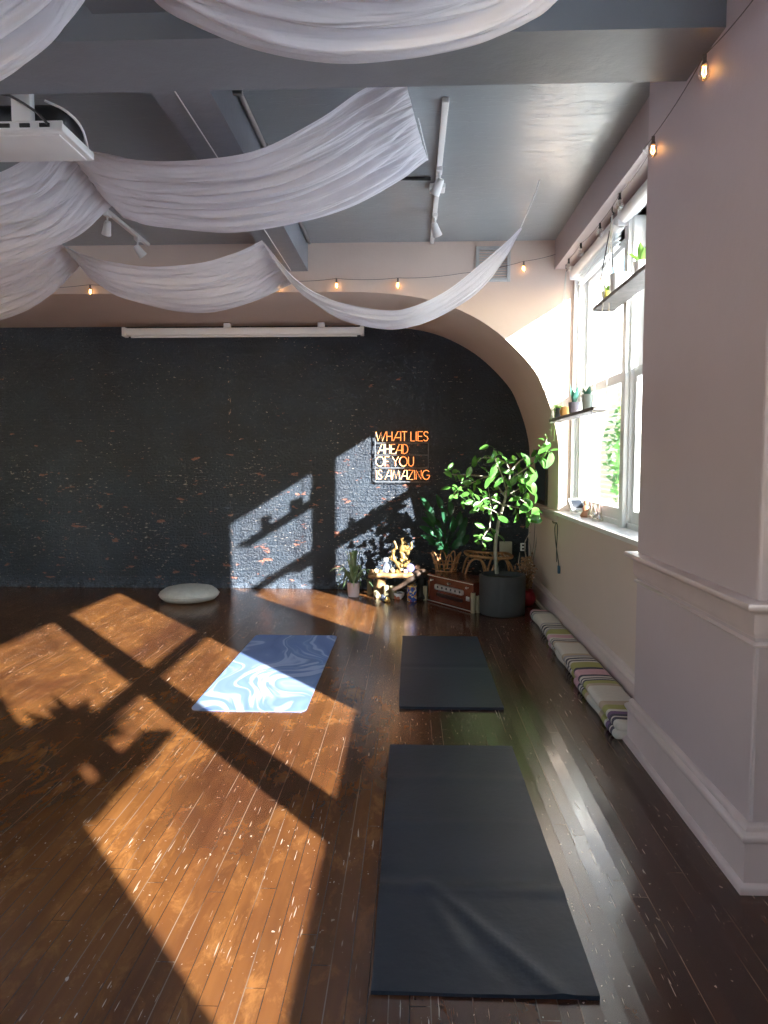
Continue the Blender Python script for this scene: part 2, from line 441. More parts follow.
b = nb(); box(b, -1.24, -.95, -3, 2.88, 3.225, ZC); struct('ceiling_joist_near', b, M['beam'], smooth=False)
# rear and left walls (out of the picture, each with its windows)
b = nb()
def wall_with_holes(b, axis, pos, th, a0, a1, z1, holes):
    cuts = sorted(holes); cur = a0
    def bb(s, e, za, zb):
        if axis == 'x': box(b, pos, pos+th, s, e, za, zb)
        else: box(b, s, e, pos, pos+th, za, zb)
    for h0, h1, hz0, hz1 in cuts:
        bb(cur, h0, 0, z1); bb(h0, h1, 0, hz0); bb(h0, h1, hz1, z1); cur = h1
    bb(cur, a1, 0, z1)
LW = [(-2.6, -.2, 1.0, 3.1), (1.0, 3.4, 1.0, 3.1)]
RW = [(-7.2, -4.9, 1.0, 3.1), (-3.6, -1.2, 1.0, 3.1)]
wall_with_holes(b, 'x', XL-.3, .3, YR-.3, YB+.3, ZC, LW); struct('wall_left', b, M['pink'], smooth=False)
b = nb(); wall_with_holes(b, 'y', YR-.3, .3, XL, XO, ZC, RW); struct('wall_rear', b, M['pink'], smooth=False)
k = 3
for i, h in enumerate(LW+RW):
    b = nb(); left_wall = i < len(LW)
    a0, a1, z0, z1 = h; mid = (a0+a1)/2
    rects = [(a0, a0+.07, z0, z1), (a1-.07, a1, z0, z1), (mid-.05, mid+.05, z0, z1), (a0, a1, z0, z0+.08), (a0, a1, z1-.08, z1), (a0, a1, 2.05, 2.12)]
    for r in rects:
        if left_wall: box(b, XL-.2, XL-.14, *r)
        else: box(b, r[0], r[1], YR-.2, YR-.14, r[2], r[3])
    w = struct('window_%d' % k, b, M['wframe'], smooth=False); k += 1
    b = nb()
    if left_wall: box(b, XL-.175, XL-.165, a0+.05, a1-.05, z0+.05, z1-.05)
    else: box(b, a0+.05, a1-.05, YR-.175, YR-.165, z0+.05, z1-.05)
    obj('glass', b, M['glass'], w, smooth=False)

# baseboards: tall base, bead cap, shoe
def base_prof(h=.205):
    return [(0, 0), (.040, 0), (.040, .018), (.034, .030), (.022, .034), (.022, h), (.030, h+.004), (.036, h+.014), (.036, h+.024), (.028, h+.034), (.018, h+.040), (.018, h+.052), (.010, h+.062), (.004, h+.066), (0, h+.066)]
b = nb(); sweep(b, [(XI-.0, 2.49), (XI-.0, 2.47), (1.18, 2.47), (1.18, 3.78), (XI, 3.78)][1:], [(-o, z) for o, z in base_prof(.175)])
struct('baseboard_pillar', b, M['trim'], angle=50)
b = nb(); sweep(b, [(XI, 3.78), (XI, YB)], [(-o, z) for o, z in base_prof(.16)]); struct('baseboard_right', b, M['trim'], angle=50)
b = nb(); sweep(b, [(XI, YR), (XI, 2.47)], [(-o, z) for o, z in base_prof(.16)]); struct('baseboard_near', b, M['trim'], angle=50)
b = nb(); sweep(b, [(XL, YB), (XL, YR)], [(-o, z) for o, z in base_prof(.16)]); struct('baseboard_left', b, M['trim'], angle=50)
# chair rail around the pillar
rail = [(0, .905), (.006, .905), (.010, .918), (.014, .925), (.014, .985), (.020, .995), (.042, 1.003), (.052, 1.012), (.054, 1.022), (.050, 1.030), (.030, 1.034), (0, 1.034)]
b = nb(); sweep(b, [(XI, 2.47), (1.18, 2.47), (1.18, 3.78), (XI, 3.78)], [(-o, z-.012) for o, z in rail]); struct('trim_1', b, M['trim'], angle=50)
b = nb(); sweep(b, [(XI, 2.47), (1.18, 2.47), (1.18, 3.78), (XI, 3.78)], [(-o, z) for o, z in [(0, .858), (.008, .862), (.012, .868), (.008, .874), (0, .878)]]); struct('trim_2', b, M['trim'])
# rail on the alcove's side wall, continuing the sill
b = nb(); sweep(b, [(XI, Y1-.01), (XI, YB)], [(-o, z-.006) for o, z in [(0, .93), (.012, .94), (.014, 1.0), (.035, 1.01), (.04, 1.025), (.035, 1.036), (0, 1.038)]]); struct('trim_3', b, M['trim'], angle=50)

# ------------------------------------------------------------------ windows 1 and 2
def window(n, y0, y1, ym):
    zs = ZS
    b = nb()
    # outer box frame: jambs, head, mullion with stepped casings
    for (a, c, x0, x1) in ((y1-.035, y1+.004, 1.455, 1.66), (y1-.055, y1-.035, 1.49, 1.64),
                           (y0, y0+.07, 1.42, 1.69), (y0+.07, y0+.12, 1.46, 1.66),
                           (ym-.07, ym+.07, 1.485, 1.66), (ym-.045, ym+.045, 1.455, 1.49)):
        box(b, x0, x1, a, c, zs, 3.205, .004)
    box(b, 1.485, 1.66, y0, y1, 3.13, 3.205, .004)
    box(b, 1.485, 1.66, y0, y1, zs, zs+.05, .004)
    w = struct('window_%d' % n, b, M['wframe'], smooth=False)
    for (a, c) in ((y0+.12, ym-.07), (ym+.07, y1-.05)):
        for (nm, x0, x1, z0, z1) in (('lower_sash', 1.51, 1.555, zs+.05, 2.13), ('upper_sash', 1.565, 1.61, 2.075, 3.13)):
            b = nb(); s = .05
            box(b, x0, x1, a, a+s, z0, z1, .005); box(b, x0, x1, c-s, c, z0, z1, .005)
            box(b, x0+.001, x1-.001, a, c, z0, z0+.08, .005); box(b, x0+.001, x1-.001, a, c, z1-.07, z1, .005)
            sa = obj(nm, b, M['wframe'], w, smooth=False)
            b = nb(); xm = (x0+x1)/2; box(b, xm-.003, xm+.003, a+s-.01, c-s+.01, z0+.07, z1-.06); obj('glass', b, M['glass'], sa, smooth=False)
    b = nb(); box(b, 1.308, 1.66, y0-.02 if n == 1 else y0-.05, y1+.02 if n == 1 else y1-.0, zs-.022, zs+.012, .006)
    obj('window_sill', b, M['sill'], w, smooth=False)
    b = nb(); box(b, 1.525, 1.555, (y0+ym)/2-.02, (y0+ym)/2+.02, 2.13, 2.165, .005); obj('sash_lock', b, M['dkmetal'], w)
    return w
window(2, W2[0], W2[1], 5.06)
window(1, W1[0], W1[1], .535)

# roller blind in window 2
r = thing('roller_blind', (1.40, 5.3, 3.12), 'white roller blind wound up on its tube under the pink bulkhead', 'blind')
b = nb(); tube(b, [(1.43, 4.0, 3.135), (1.43, 5.02, 3.135)], .045, 20); tube(b, [(1.43, 5.12, 3.135), (1.43, 6.50, 3.135)], .045, 20); obj('blind_roll', b, M['white'], r)
b = nb()
for y in (3.98, 5.05, 6.52): b = nb(); box(b, 1.39, 1.48, y-.012, y+.012, 3.08, 3.20, .004); obj('bracket', b, M['white'], r)
r = thing('slatted_blind', (1.455, 5.8, 3.0), 'pale slatted blind drawn up high in the far half of the window', 'blind')
b = nb()
for i in range(6): box(b, 1.43, 1.475, 5.26, 6.38, 3.145-i*.028, 3.151-i*.028, .001)
obj('slat_stack', b, M['wframe'], r)
b = nb()
for y in (5.5, 6.1): b = nb(); tube(b, [(1.455, y, 3.16), (1.455, y, 2.98)], .002, 5); obj('cord', b, M['white'], r)

# ------------------------------------------------------------------ ceiling fittings
def track(name, x, y0, y1, heads, joint, label):
    t = thing(name, (x, (y0+y1)/2, ZC), label, 'track light')
    b = nb(); box(b, x-.018, x+.018, y0, y1, ZC-.028, ZC, .003); obj('rail', b, M['white'], t)
    for y in joint:
        b = nb(); box(b, x-.055, x+.055, y-.06, y+.06, ZC-.036, ZC-.002, .006); obj('power_feed', b, M['white'], t)
    for (y, dx, lit) in heads:
        b = nb(); box(b, x-.02, x+.02, y-.04, y+.04, ZC-.055, ZC-.025, .004)
        tube(b, [(x, y, ZC-.05), (x, y, ZC-.10)], .008, 8)
        h = obj('spot_head', b, M['white'], t)
        R = Matrix.Rotation(dx, 3, 'Y') @ Matrix.Rotation(.5, 3, 'X')
        b = nb(); lathe(b, [(.0, .03), (.022, .03), (.028, .01), (.034, -.05), (.038, -.075), (.032, -.075), (.028, -.055), (0, -.05)], (x, y, ZC-.12), 18, R)
        obj('lamp_housing', b, M['white'], h)
        b = nb(); lathe(b, [(0, -.068), (.028, -.066), (.028, -.058), (0, -.056)], (x, y, ZC-.12), 16, R)
        obj('lamp', b, MATS['lampglow'], h)
    return t
plain('lampglow', (.9, .85, .75), .3, emit=(1, .9, .72), es=2.5)
track('track_light', .182, 4.06, 6.69-.06, [(4.95, .5, 1), (5.85, -.4, 0)], [5.32], 'long white track light on the grey ceiling nearest the window wall')
track('track_light', -2.39, 5.0, 6.6, [(5.72, .4, 0), (6.35, -.6, 0)], [], 'short white track light on the ceiling behind the left drapes')
b = nb(); tube(b, [(-.915, 3.3, ZC-.014), (-.915, 6.6, ZC-.014)], .014, 10)
for y in (3.9, 4.6, 5.6): box(b, -.94, -.89, y-.012, y+.012, ZC-.045, ZC-.0)
tag(obj('conduit', b, M['steel']), 'grey metal conduit running along the side of the ceiling joist', 'conduit')
b = nb(); tube(b, [(-.55, 5.1, ZC-.02), (.13, 5.14, ZC-.02)], .013, 10); tag(obj('conduit', b, M['dkmetal']), 'dark conduit crossing the ceiling to the long track light', 'conduit')
b = nb(); tube(b, cat([(-1.20, 2.1, ZC-.03), (-1.05+.25, 2.45, ZC-.03), (-.78, 2.62, ZC-.04), (-.80, 2.84, ZC-.05)], 12), .011, 8)
box(b, -.86, -.76, 2.60, 2.66, ZC-.07, ZC, .004); tag(obj('conduit', b, M['steel']), 'thin bent conduit on the ceiling in front of the cross beam', 'conduit')
b = nb(); tube(b, [(-1.10, 3.30, 3.205), (-1.09, 6.6, 3.205)], .0035, 6); tag(obj('cable', b, M['white']), 'thin pale cable along the underside of the ceiling joist', 'cable')

# air vent high on the pink wall
v = thing('air_vent', (.73, Y1, 3.25), 'white louvred air vent high on the pink wall behind the drape', 'vent')
b = nb()
for (x0, x1, z0, z1) in ((.575, .605, 3.10, 3.41), (.855, .885, 3.10, 3.41), (.605, .855, 3.10, 3.13), (.605, .855, 3.38, 3.41)): box(b, x0, x1, Y1-.018, Y1, z0, z1, .003)
obj('frame', b, plain('dull_white_vent', (.48, .47, .46), .5), v)
b = nb()
for i in range(11):
    obox(b, (.73, Y1-.008, 3.142+i*.0228), (.25, .016, .003), Matrix.Rotation(.7, 3, 'X'))
obj('louvres', b, plain('dull_white_vent', (.48, .47, .46), .5), v)

# projector hung behind the cross beam
p = thing('ceiling_projector', (-1.95, 3.52, 3.0), 'white projector in its cradle hanging from the ceiling behind the beam', 'projector')
XR = -1.585
b = nb(); box(b, -2.30, XR, 3.33, 3.66, 2.99, 3.028, .006); box(b, -2.29, XR-.03, 3.36, 3.64, 2.984, 2.992, .002)
obj('body', b, M['white'], p)
b = nb(); box(b, -2.30, XR, 3.325, 3.335, 2.995, 3.036, .002); obj('rear_panel', b, M['white'], p)
for x in (-1.95, -1.85, -1.757, -1.665):
    b = nb(); box(b, x-.024, x+.024, 3.318, 3.326, 3.006, 3.024, .002); obj('slot', b, M['black'], p)
b = nb(); box(b, -2.28, -1.60, 3.37, 3.62, 3.02, 3.145, .05, 4); obj('lamp_unit', b, M['black'], p)
b = nb(); lathe(b, [(0, 0), (.05, 0), (.05, .06), (.043, .065), (.04, .03), (0, .03)], (-1.74, 3.62, 3.08), 20, Matrix.Rotation(-PI/2, 3, 'X')); obj('lens', b, M['black'], p)
b = nb(); box(b, -1.815, -1.725, 3.315, 3.36, 3.03, ZC, .006); box(b, -1.88, -1.66, 3.28, 3.44, ZC-.015, ZC, .004); obj('mount_post', b, M['white'], p)
b = nb(); tube(b, cat([(-1.86, 3.31, 3.15), (-1.80, 3.30, 3.13), (-1.70, 3.31, 3.07), (-1.65, 3.318, 3.02)], 14), .006, 8); obj('cable', b, M['black'], p)
b = nb(); tube(b, cat([(-1.60, 3.63, 3.02), (-1.575, 3.5, 3.08), (-1.60, 3.40, 3.11), (-1.68, 3.36, 3.14)], 14), .006, 8); obj('cable', b, M['white'], p)

# projection screen case under the arch
p = thing('projection_screen', (-1.88, 8.08, 2.9), 'long white pull-down screen case hung across the top of the black wall', 'projection screen')
b = nb(); box(b, -3.20, -.55, 8.03, 8.12, 2.885, 2.965, .014, 3); obj('case', b, M['white'], p)
b = nb(); tube(b, [(-3.13, 8.055, 2.872), (-.60, 8.055, 2.872)], .012, 10); obj('pull_bar', b, M['white'], p)
for x in (-3.205, -.545): b = nb(); box(b, x-.02, x+.02, 8.02, 8.13, 2.875, 2.975, .006); obj('end_cap', b, M['white'], p)
for x in (-2.05, -1.0): b = nb(); box(b, x-.04, x+.04, 8.06, 8.10, 2.96, 3.02, .004); obj('hanger', b, M['white'], p)

# ------------------------------------------------------------------ ceiling drapes
def swag(name, label, N, Fa, seed, nfold=9, amp=.03, sag=.02, nu=80, nv=120, conv=.25):
    N = cat([at(*q) for q in N], nu); Fa = cat([at(*q) for q in Fa], nu)
    rnd = random.Random(seed)
    fr = [(rnd.uniform(.55, 1.0)*nfold, rnd.uniform(0, 6.28), rnd.uniform(-1.6, 1.6), rnd.uniform(.5, 1)) for _ in range(3)] + \
         [(rnd.uniform(1.3, 2.4)*nfold, rnd.uniform(0, 6.28), rnd.uniform(-3.5, 3.5), rnd.uniform(.25, .5)) for _ in range(3)]
    tot = sum(f[3] for f in fr)
    def fn(u, v):
        i = u*nu; k = min(int(i), nu-1); f = i-k
        a = N[k].lerp(N[k+1], f); c = Fa[k].lerp(Fa[k+1], f)
        p = a.lerp(c, v)
        w = math.sin(PI*v)
        h = 0
        for (fq, ph, sl, am) in fr:
            x = math.sin(fq*PI*v+ph+sl*math.sin(PI*u)+1.5*noise.noise(Vector((u*2.0+seed, v*2, fq))))
            h += am*(1-2*abs(x)**.8 if x > -.2 else 1-2*(.2**.8)*(abs(x)/.2)**.6)
        h = h/tot*amp*2.6*(.6+.4*abs(math.cos(PI*u)))*(1 if name else 1)
        edge = min(v, 1-v)*8
        h *= min(1, .25+edge)*min(1, .12+9*min(u, 1-u))
        wdt = (c-a).length
        p.z += h*min(1, wdt/.5) - sag*w
        p.y += .25*h
        return p
    b = nb(); grid(b, fn, nu, nv); uvl = b.loops.layers.uv.new('fold'); b.verts.index_update()
    for f_ in b.faces:
        for l_ in f_.loops: k_ = l_.vert.index; l_[uvl].uv = ((k_//(nv+1))/nu+seed*.37, (k_ % (nv+1))/nv)
    return tag(obj(name, b, M['fabric'], angle=180, smooth=True), label, 'drape', 'sheer white drapes swagged from the ceiling')
# row nearest the camera
swag('ceiling_drape', 'nearest white drape at the left, cut by the top left corner',
     [(-420, -420, 1.5), (-250, -250, 1.5), (-60, -260, 1.5), (80, -420, 1.5)],
     [(-230, 40, 2.55), (-140, 95, 2.55), (-50, 98, 2.55), (0, 82, 2.55), (45, 48, 2.55), (75, 14, 2.55), (120, -55, 2.55)], 3, 9, .05)
swag('ceiling_drape', 'nearest wide white drape sagging in front of the cross beam',
     [(90, -420, 1.5), (200, -280, 1.5), (350, -225, 1.5), (520, -270, 1.5), (680, -420, 1.5)],
     [(122, -55, 2.55), (158, -3, 2.55), (190, 20, 2.55), (250, 46, 2.55), (330, 62, 2.55), (400, 59, 2.55), (470, 43, 2.55), (520, 20, 2.55), (552, -3, 2.55), (590, -50, 2.55)], 8, 11, .055)
# second row
swag('ceiling_drape', 'middle row drape below the projector, cut by the left edge',
     [(-190, 120, 3.9), (-110, 172, 3.9), (-40, 180, 3.9), (15, 165, 3.9), (55, 130, 3.9)],
     [(-150, 215, 4.6), (-90, 262, 4.6), (-30, 275, 4.6), (0, 268, 4.6), (40, 254, 4.6), (80, 234, 4.6), (112, 206, 4.6)], 5, 8, .04)
swag('ceiling_drape', 'large middle drape between the projector and the long track light',
     [(55, 130, 3.9), (93, 150, 3.88), (150, 159, 3.8), (205, 158, 3.7), (260, 148, 3.65), (320, 118, 3.6), (365, 88, 3.55), (404, 74, 3.5)],
     [(112, 206, 4.6), (135, 217, 4.6), (160, 225, 4.6), (230, 232, 4.6), (300, 222, 4.6), (350, 206, 4.6), (395, 182, 4.6), (428, 160, 4.6)], 12, 9, .04)
# third row
swag('ceiling_drape', 'farthest row drape at the left edge above the black wall',
     [(-130, 225, 5.0), (-80, 268, 5.0), (-30, 276, 5.0), (0, 268, 5.0), (35, 256, 5.0), (62, 244, 5.0)],
     [(-120, 275, 5.6), (-70, 315, 5.6), (-20, 325, 5.6), (0, 320, 5.6), (30, 308, 5.6), (55, 291, 5.6), (82, 264, 5.6)], 21, 6, .035)
swag('ceiling_drape', 'farthest row drape slung between the left track light and the joist',
     [(62, 244, 5.0), (85, 254, 5.0), (110, 261, 5.0), (150, 266, 5.0), (200, 262, 5.0), (235, 252, 5.0), (262, 240, 5.0)],
     [(82, 264, 5.6), (100, 281, 5.6), (125, 297, 5.6), (170, 310, 5.6), (210, 312, 5.6), (250, 303, 5.6), (292, 284, 5.6)], 27, 6, .035)
swag('ceiling_drape', 'long thin drape rising from the joist to the ceiling near the air vent',
     [(262, 240, 5.0), (295, 279, 5.1), (330, 299, 5.2), (384, 310, 5.3), (414, 306, 5.3), (449, 289, 5.35), (484, 261, 5.35), (508, 240, 5.38), (521, 227, 5.4)],
     [(292, 284, 5.6), (315, 300, 5.6), (342, 319, 5.65), (384, 329, 5.65), (414, 326, 5.6), (444, 314, 5.6), (479, 291, 5.55), (506, 257, 5.48), (522, 227, 5.42)], 31, 4, .025)
b = nb(); tube(b, [at(521, 227, 5.4), at(533, 200, 5.3), atz(540, 180, ZC)], .004, 6); tag(obj('drape_cord', b, M['white']), 'thin cord tying the far drape up to the ceiling near the window', 'cord')
b = nb(); tube(b, [at(428, 160, 4.6), atz(418, 118, ZC), ], .003, 6); tag(obj('drape_cord', b, M['steel']), 'thin wire at the right edge of the large middle drape', 'cord')

# ------------------------------------------------------------------ string lights
plain('bulb_glow', (1, .75, .4), .2, emit=(1, .5, .15), es=22)
gl = glass_mat('clear_bulb_glass', (.98, .96, .92), .12, .03)
def string(name, label, pts, bulbs, lit=True, hang=(0, 0, -1)):
    s = thing(name, pts[0], label, 'string lights')
    b = nb()
    path = []
    for a, c in zip(pts, pts[1:]):
        a = Vector(a); c = Vector(c); L = (c-a).length
        for i in range(8):
            f = i/8; q = a.lerp(c, f); q.z -= .05*L*4*f*(1-f)*.5; path.append(q)
    path.append(Vector(pts[-1])); tube(b, path, .0022, 6); obj('cord', b, plain('taupe_cord', (.16, .13, .12), .7), s)
    for (q, on) in bulbs:
        q = Vector(q); k_ = .72
        sc = lambda pr: [(r*k_, z*k_) for r, z in pr]
        b = nb(); lathe(b, sc([(0, 0), (.011, 0), (.011, -.035), (.015, -.045), (.015, -.055), (0, -.055)]), q, 12); k = obj('bulb_socket', b, M['black'] if not on else plain('taupe_cord', (.16, .13, .12)), s)
        b = nb(); lathe(b, sc([(.012, -.05), (.02, -.065), (.031, -.085), (.034, -.10), (.028, -.122), (.012, -.136), (0, -.14)]), q, 14); obj('glass_bulb', b, gl, k)
        b = nb(); tube(b, [q+Vector((x*k_, 0, z*k_)) for x, z in ((-.006, -.06), (-.010, -.10), (0, -.115), (.010, -.10), (.006, -.06))], .0026, 6)
        obj('filament', b, MATS['bulb_glow'] if on else M['steel'], k)
    return s
yw = Y1-.035
B1 = [(-4.3, yw, 3.09), (-2.94, yw, 3.10), (-2.1, yw, 3.12), (-1.198, yw, 3.12), (-.677, yw, 3.135), (-.123, yw, 3.135), (.45, yw, 3.17), (1.0, yw, 3.27), (1.29, yw, 3.33)]
string('string_lights', 'warm glowing string of bulbs across the pink wall above the arch', B1, [(B1[i], True) for i in (1, 3, 4, 5, 7)])
B2 = [Vector((1.29, 6.6, 3.30)), atx(569, 251, 1.33), atx(581, 240, 1.33), atx(600, 223, 1.33), atx(620, 192, 1.33), Vector((1.32, 4.2, 3.20)), Vector((1.16, 3.79, 3.06)), Vector((1.15, 3.60, 3.04)), Vector((1.15, 3.0, 3.09)), Vector((1.15, 2.49, 3.05))]
for q in B2[1:5]: q.z = min(q.z, 3.2)
string('string_lights', 'string of bulbs under the bulkhead that runs on over the pillar', B2, [(B2[i], i > 6) for i in (1, 2, 3, 4, 7, 8)])
for i, y in enumerate((3.6, 3.0)):
    pass

# ------------------------------------------------------------------ neon sign
STK = {
 'W': (.95, [[(.02, 1), (.22, 0), (.50, .95), (.62, 0), (.98, 1)]]), 'H': (.62, [[(.05, 0), (.05, 1)], [(.55, 0), (.55, 1)], [(.05, .5), (.55, .5)]]),
 'A': (.74, [[(0, 0), (.42, 1), (.70, 1), (.70, 0)], [(.18, .36), (.70, .36)]]), 'T': (.52, [[(.0, 1), (.52, 1)], [(.26, 1), (.26, 0)]]),
 'L': (.42, [[(.04, 1), (.04, 0), (.42, 0)]]), 'I': (.14, [[(.07, 0), (.07, 1)]]), 'E': (.5, [[(.5, 1), (.05, 1), (.05, 0), (.5, 0)], [(.05, .5), (.45, .5)]]),
 'S': (.5, [[(.46, .84), (.38, .96), (.24, 1), (.10, .93), (.05, .76), (.12, .6), (.36, .44), (.45, .26), (.38, .07), (.24, 0), (.10, .04), (.03, .16)]]),
 'D': (.66, [[(.05, 0), (.05, 1), (.28, 1), (.48, .9), (.6, .7), (.62, .5), (.6, .3), (.48, .1), (.28, 0), (.05, 0)]]),
 'O': (.86, [[(.43+.41*math.sin(a*PI/9), .5+.5*math.cos(a*PI/9)) for a in range(19)]]), 'F': (.48, [[(.05, 0), (.05, 1), (.48, 1)], [(.05, .5), (.42, .5)]]),
 'Y': (.66, [[(0, 1), (.33, .48), (.66, 1)], [(.33, .48), (.33, 0)]]), 'U': (.62, [[(.05, 1), (.05, .3), (.12, .08), (.31, 0), (.50, .08), (.57, .3), (.57, 1)]]),
 'M': (.9, [[(0, 0), (.2, 1), (.45, .1), (.7, 1), (.86, 0)]]), 'Z': (.62, [[(.05, 1), (.6, 1), (.02, 0), (.6, 0)]]),
 'N': (.66, [[(.05, 0), (.05, 1), (.6, 0), (.6, 1)]]),
 'G': (.84, [[(.76, .82), (.62, .96), (.43, 1), (.2, .92), (.05, .7), (.02, .45), (.12, .18), (.3, .03), (.5, 0), (.7, .1), (.8, .3), (.8, .46), (.5, .46)]]),
}
plain('neon_tube', (1, .6, .3), .3, emit=(1, .25, .05), es=1.5)
sg = thing('neon_sign', (-.1, 8.2, 1.5), 'orange neon wall sign of four lines of thin capital letters', 'neon sign')
rows = [('WHAT LIES', 375.8, 428.6, 431.6, 441), ('AHEAD', 378, 408.2, 444.4, 453.6), ('OF YOU', 375.8, 414, 456.7, 466.2), ('IS AMAZING', 376, 429.8, 470.2, 479.4)]
YN = 8.20
for txt, px0, px1, py0, py1 in rows:
    p0 = at(px0, py1, YN); p1 = at(px1, py0, YN); H = p1.z-p0.z
    adv = 0; place = []
    for ch in txt:
        if ch == ' ': adv += .26; continue
        w, st = STK[ch]; place.append((ch, adv)); adv += w+.055
    sc = (p1.x-p0.x)/(adv-.055)
    for ch, a in place:
        b = nb()
        for st in STK[ch][1]:
            tube(b, [(p0.x+(a+x)*sc, YN, p0.z+y*H) for x, y in st], .0048, 6)
        obj('letter', b, MATS['neon_tube'], sg)
b = nb()
xa, xb2 = at(375, 450, YN).x, at(428.5, 450, YN).x
za, zb, zc_, zd = at(400, 443, YN).z, at(400, 455, YN).z, at(400, 468, YN).z, at(400, 482, YN).z
ym = YN+.03
for q in (((xa, ym, za), (xb2, ym, za)), ((xa, ym, zb), (xb2, ym, zb)), ((xa, ym, zc_), (xb2, ym, zc_)), ((xb2, ym, za), (xb2, ym, zc_)), ((xa, ym, za+.14), (xa, ym, zd)), ((xa, ym, zd), (xb2, ym, zd))):
    tube(b, [*q], .006, 6)
for x in (xa, xb2):
    for z in (za, zd): tube(b, [(x, ym, z), (x, YB, z)], .006, 6)
obj('support_frame', b, plain('grey_sign_frame', (.12, .13, .15), .5), sg)
b = nb(); tube(b, cat([(xb2, ym, zd+.05), (.4, 8.255, zd+.02), (.8, 8.26, zd-.05), (1.2, 8.26, zd-.12)], 12), .003, 5); obj('power_cable', b, M['black'], sg)

# ------------------------------------------------------------------ mats on the floor
def mat_mesh(x0, x1, y0, y1, th, creases, wav=.002, rough_edge=.0, corner=.0):
    b = nb(); nx, ny = 44, 90
    def h(x, y):
        z = wav*noise.noise(Vector((x*3, y*2.2, 1)))
        for (ax, ay, bx, by, w, a) in creases:
            d = Vector((bx-ax, by-ay)); L = d.length; t = ((x-ax)*d.x+(y-ay)*d.y)/L/L
            dist = abs((x-ax)*d.y-(y-ay)*d.x)/L
            e = 1 if 0 <= t <= 1 else max(0, 1-min(abs(t), abs(t-1))*6)
            z += a*e*math.exp(-(dist/w)**2)
        return z
    def top(u, v):
        x = x0+(x1-x0)*u; y = y0+(y1-y0)*v
        if corner:
            dx = min(x-x0, x1-x); dy = min(y-y0, y1-y)
        ex = .004*noise.noise(Vector((y*3, 2, 0))); ey = .006*noise.noise(Vector((x*3, 9, 0)))
        return Vector((x+ex*(1 if rough_edge else .2), y+ey*(1 if rough_edge else .2), max(.003, th+h(x, y))))
    V = [[b.verts.new(top(i/nx, j/ny)) for j in range(ny+1)] for i in range(nx+1)]
    if corner:
        for i in range(nx+1):
            for j in range(ny+1):
                c = V[i][j].co
                cx = min(max(c.x, x0+corner), x1-corner); cy = min(max(c.y, y0+corner), y1-corner)
                d = Vector((c.x-cx, c.y-cy))
                if abs(d.x) > 1e-6 and abs(d.y) > 1e-6:
                    m = max(abs(d.x), abs(d.y)); d = d*(m/d.length); c.x = cx+d.x; c.y = cy+d.y
    Bt = [[b.verts.new((V[i][j].co.x, V[i][j].co.y, .0005)) for j in range(ny+1)] for i in range(nx+1)]
    for i in range(nx):
        for j in range(ny):
            b.faces.new((V[i][j], V[i+1][j], V[i+1][j+1], V[i][j+1])); b.faces.new((Bt[i][j], Bt[i][j+1], Bt[i+1][j+1], Bt[i+1][j]))
    for i in range(nx):
        b.faces.new((V[i][0], Bt[i][0], Bt[i+1][0], V[i+1][0])); b.faces.new((V[i][ny], V[i+1][ny], Bt[i+1][ny], Bt[i][ny]))
    for j in range(ny):
        b.faces.new((V[0][j], V[0][j+1], Bt[0][j+1], Bt[0][j])); b.faces.new((V[nx][j], Bt[nx][j], Bt[nx][j+1], V[nx][j+1]))
    return b
cr = [(-.2, 2.42, .7, 2.40, .03, .006), (-.2, 2.50, .7, 2.48, .04, -.004), (-.2, 2.86, .7, 2.86, .035, .004), (-.2, 3.28, .7, 3.27, .04, .004),
      (.08, 2.42, .42, 1.93, .02, .0055), (.10, 2.38, .30, 1.95, .03, -.002), (.05, 2.43, .16, 2.1, .03, .003), (.15, 3.30, .3, 3.66, .03, .003)]
tag(obj('yoga_mat', mat_mesh(-.108, .530, 1.92, 3.68, .012, cr, .003, 1), M['matb'], angle=60), 'large black foam mat nearest the camera, creased across its middle', 'mat', 'mats on the wooden floor')
tag(obj('yoga_mat', mat_mesh(-.070, .560, 4.25, 6.00, .018, [(-.2, 5.1, .7, 5.1, .05, -.004)], .002, 1), M['matb'], angle=60), 'smooth black mat lying behind the creased one toward the plant pot', 'mat', 'mats on the wooden floor')
tag(obj('yoga_mat', mat_mesh(-1.325, -.625, 4.175, 6.04, .005, [], .001, 0, .05), marble_mat(), angle=60), 'blue and white marbled yoga mat half in the sun', 'mat', 'mats on the wooden floor')

# round floor cushion
pc = at(189.5, 600, 7.56)
c = thing('floor_cushion', (pc.x, 7.56, 0), 'pale grey round floor cushion lying against the black brick wall', 'cushion')
b = nb(); lathe(b, [(0, .002), (.20, .002), (.27, .015), (.305, .05), (.312, .075), (.300, .10), (.25, .135), (.16, .155), (.06, .160), (0, .158)], (pc.x, 7.56, 0), 40, wob=.012)
obj('cover', b, plain('cushion_cotton', (.50, .49, .45), .9, var=.08, scale=20, bump=.5, bscale=40), c, angle=180)
b = nb(); tube(b, [(pc.x+.313*math.cos(a*PI/20), 7.56+.313*math.sin(a*PI/20), .073) for a in range(41)], .005, 6, False); obj('piping', b, plain('cushion_piping', (.5, .48, .45), .9), c)

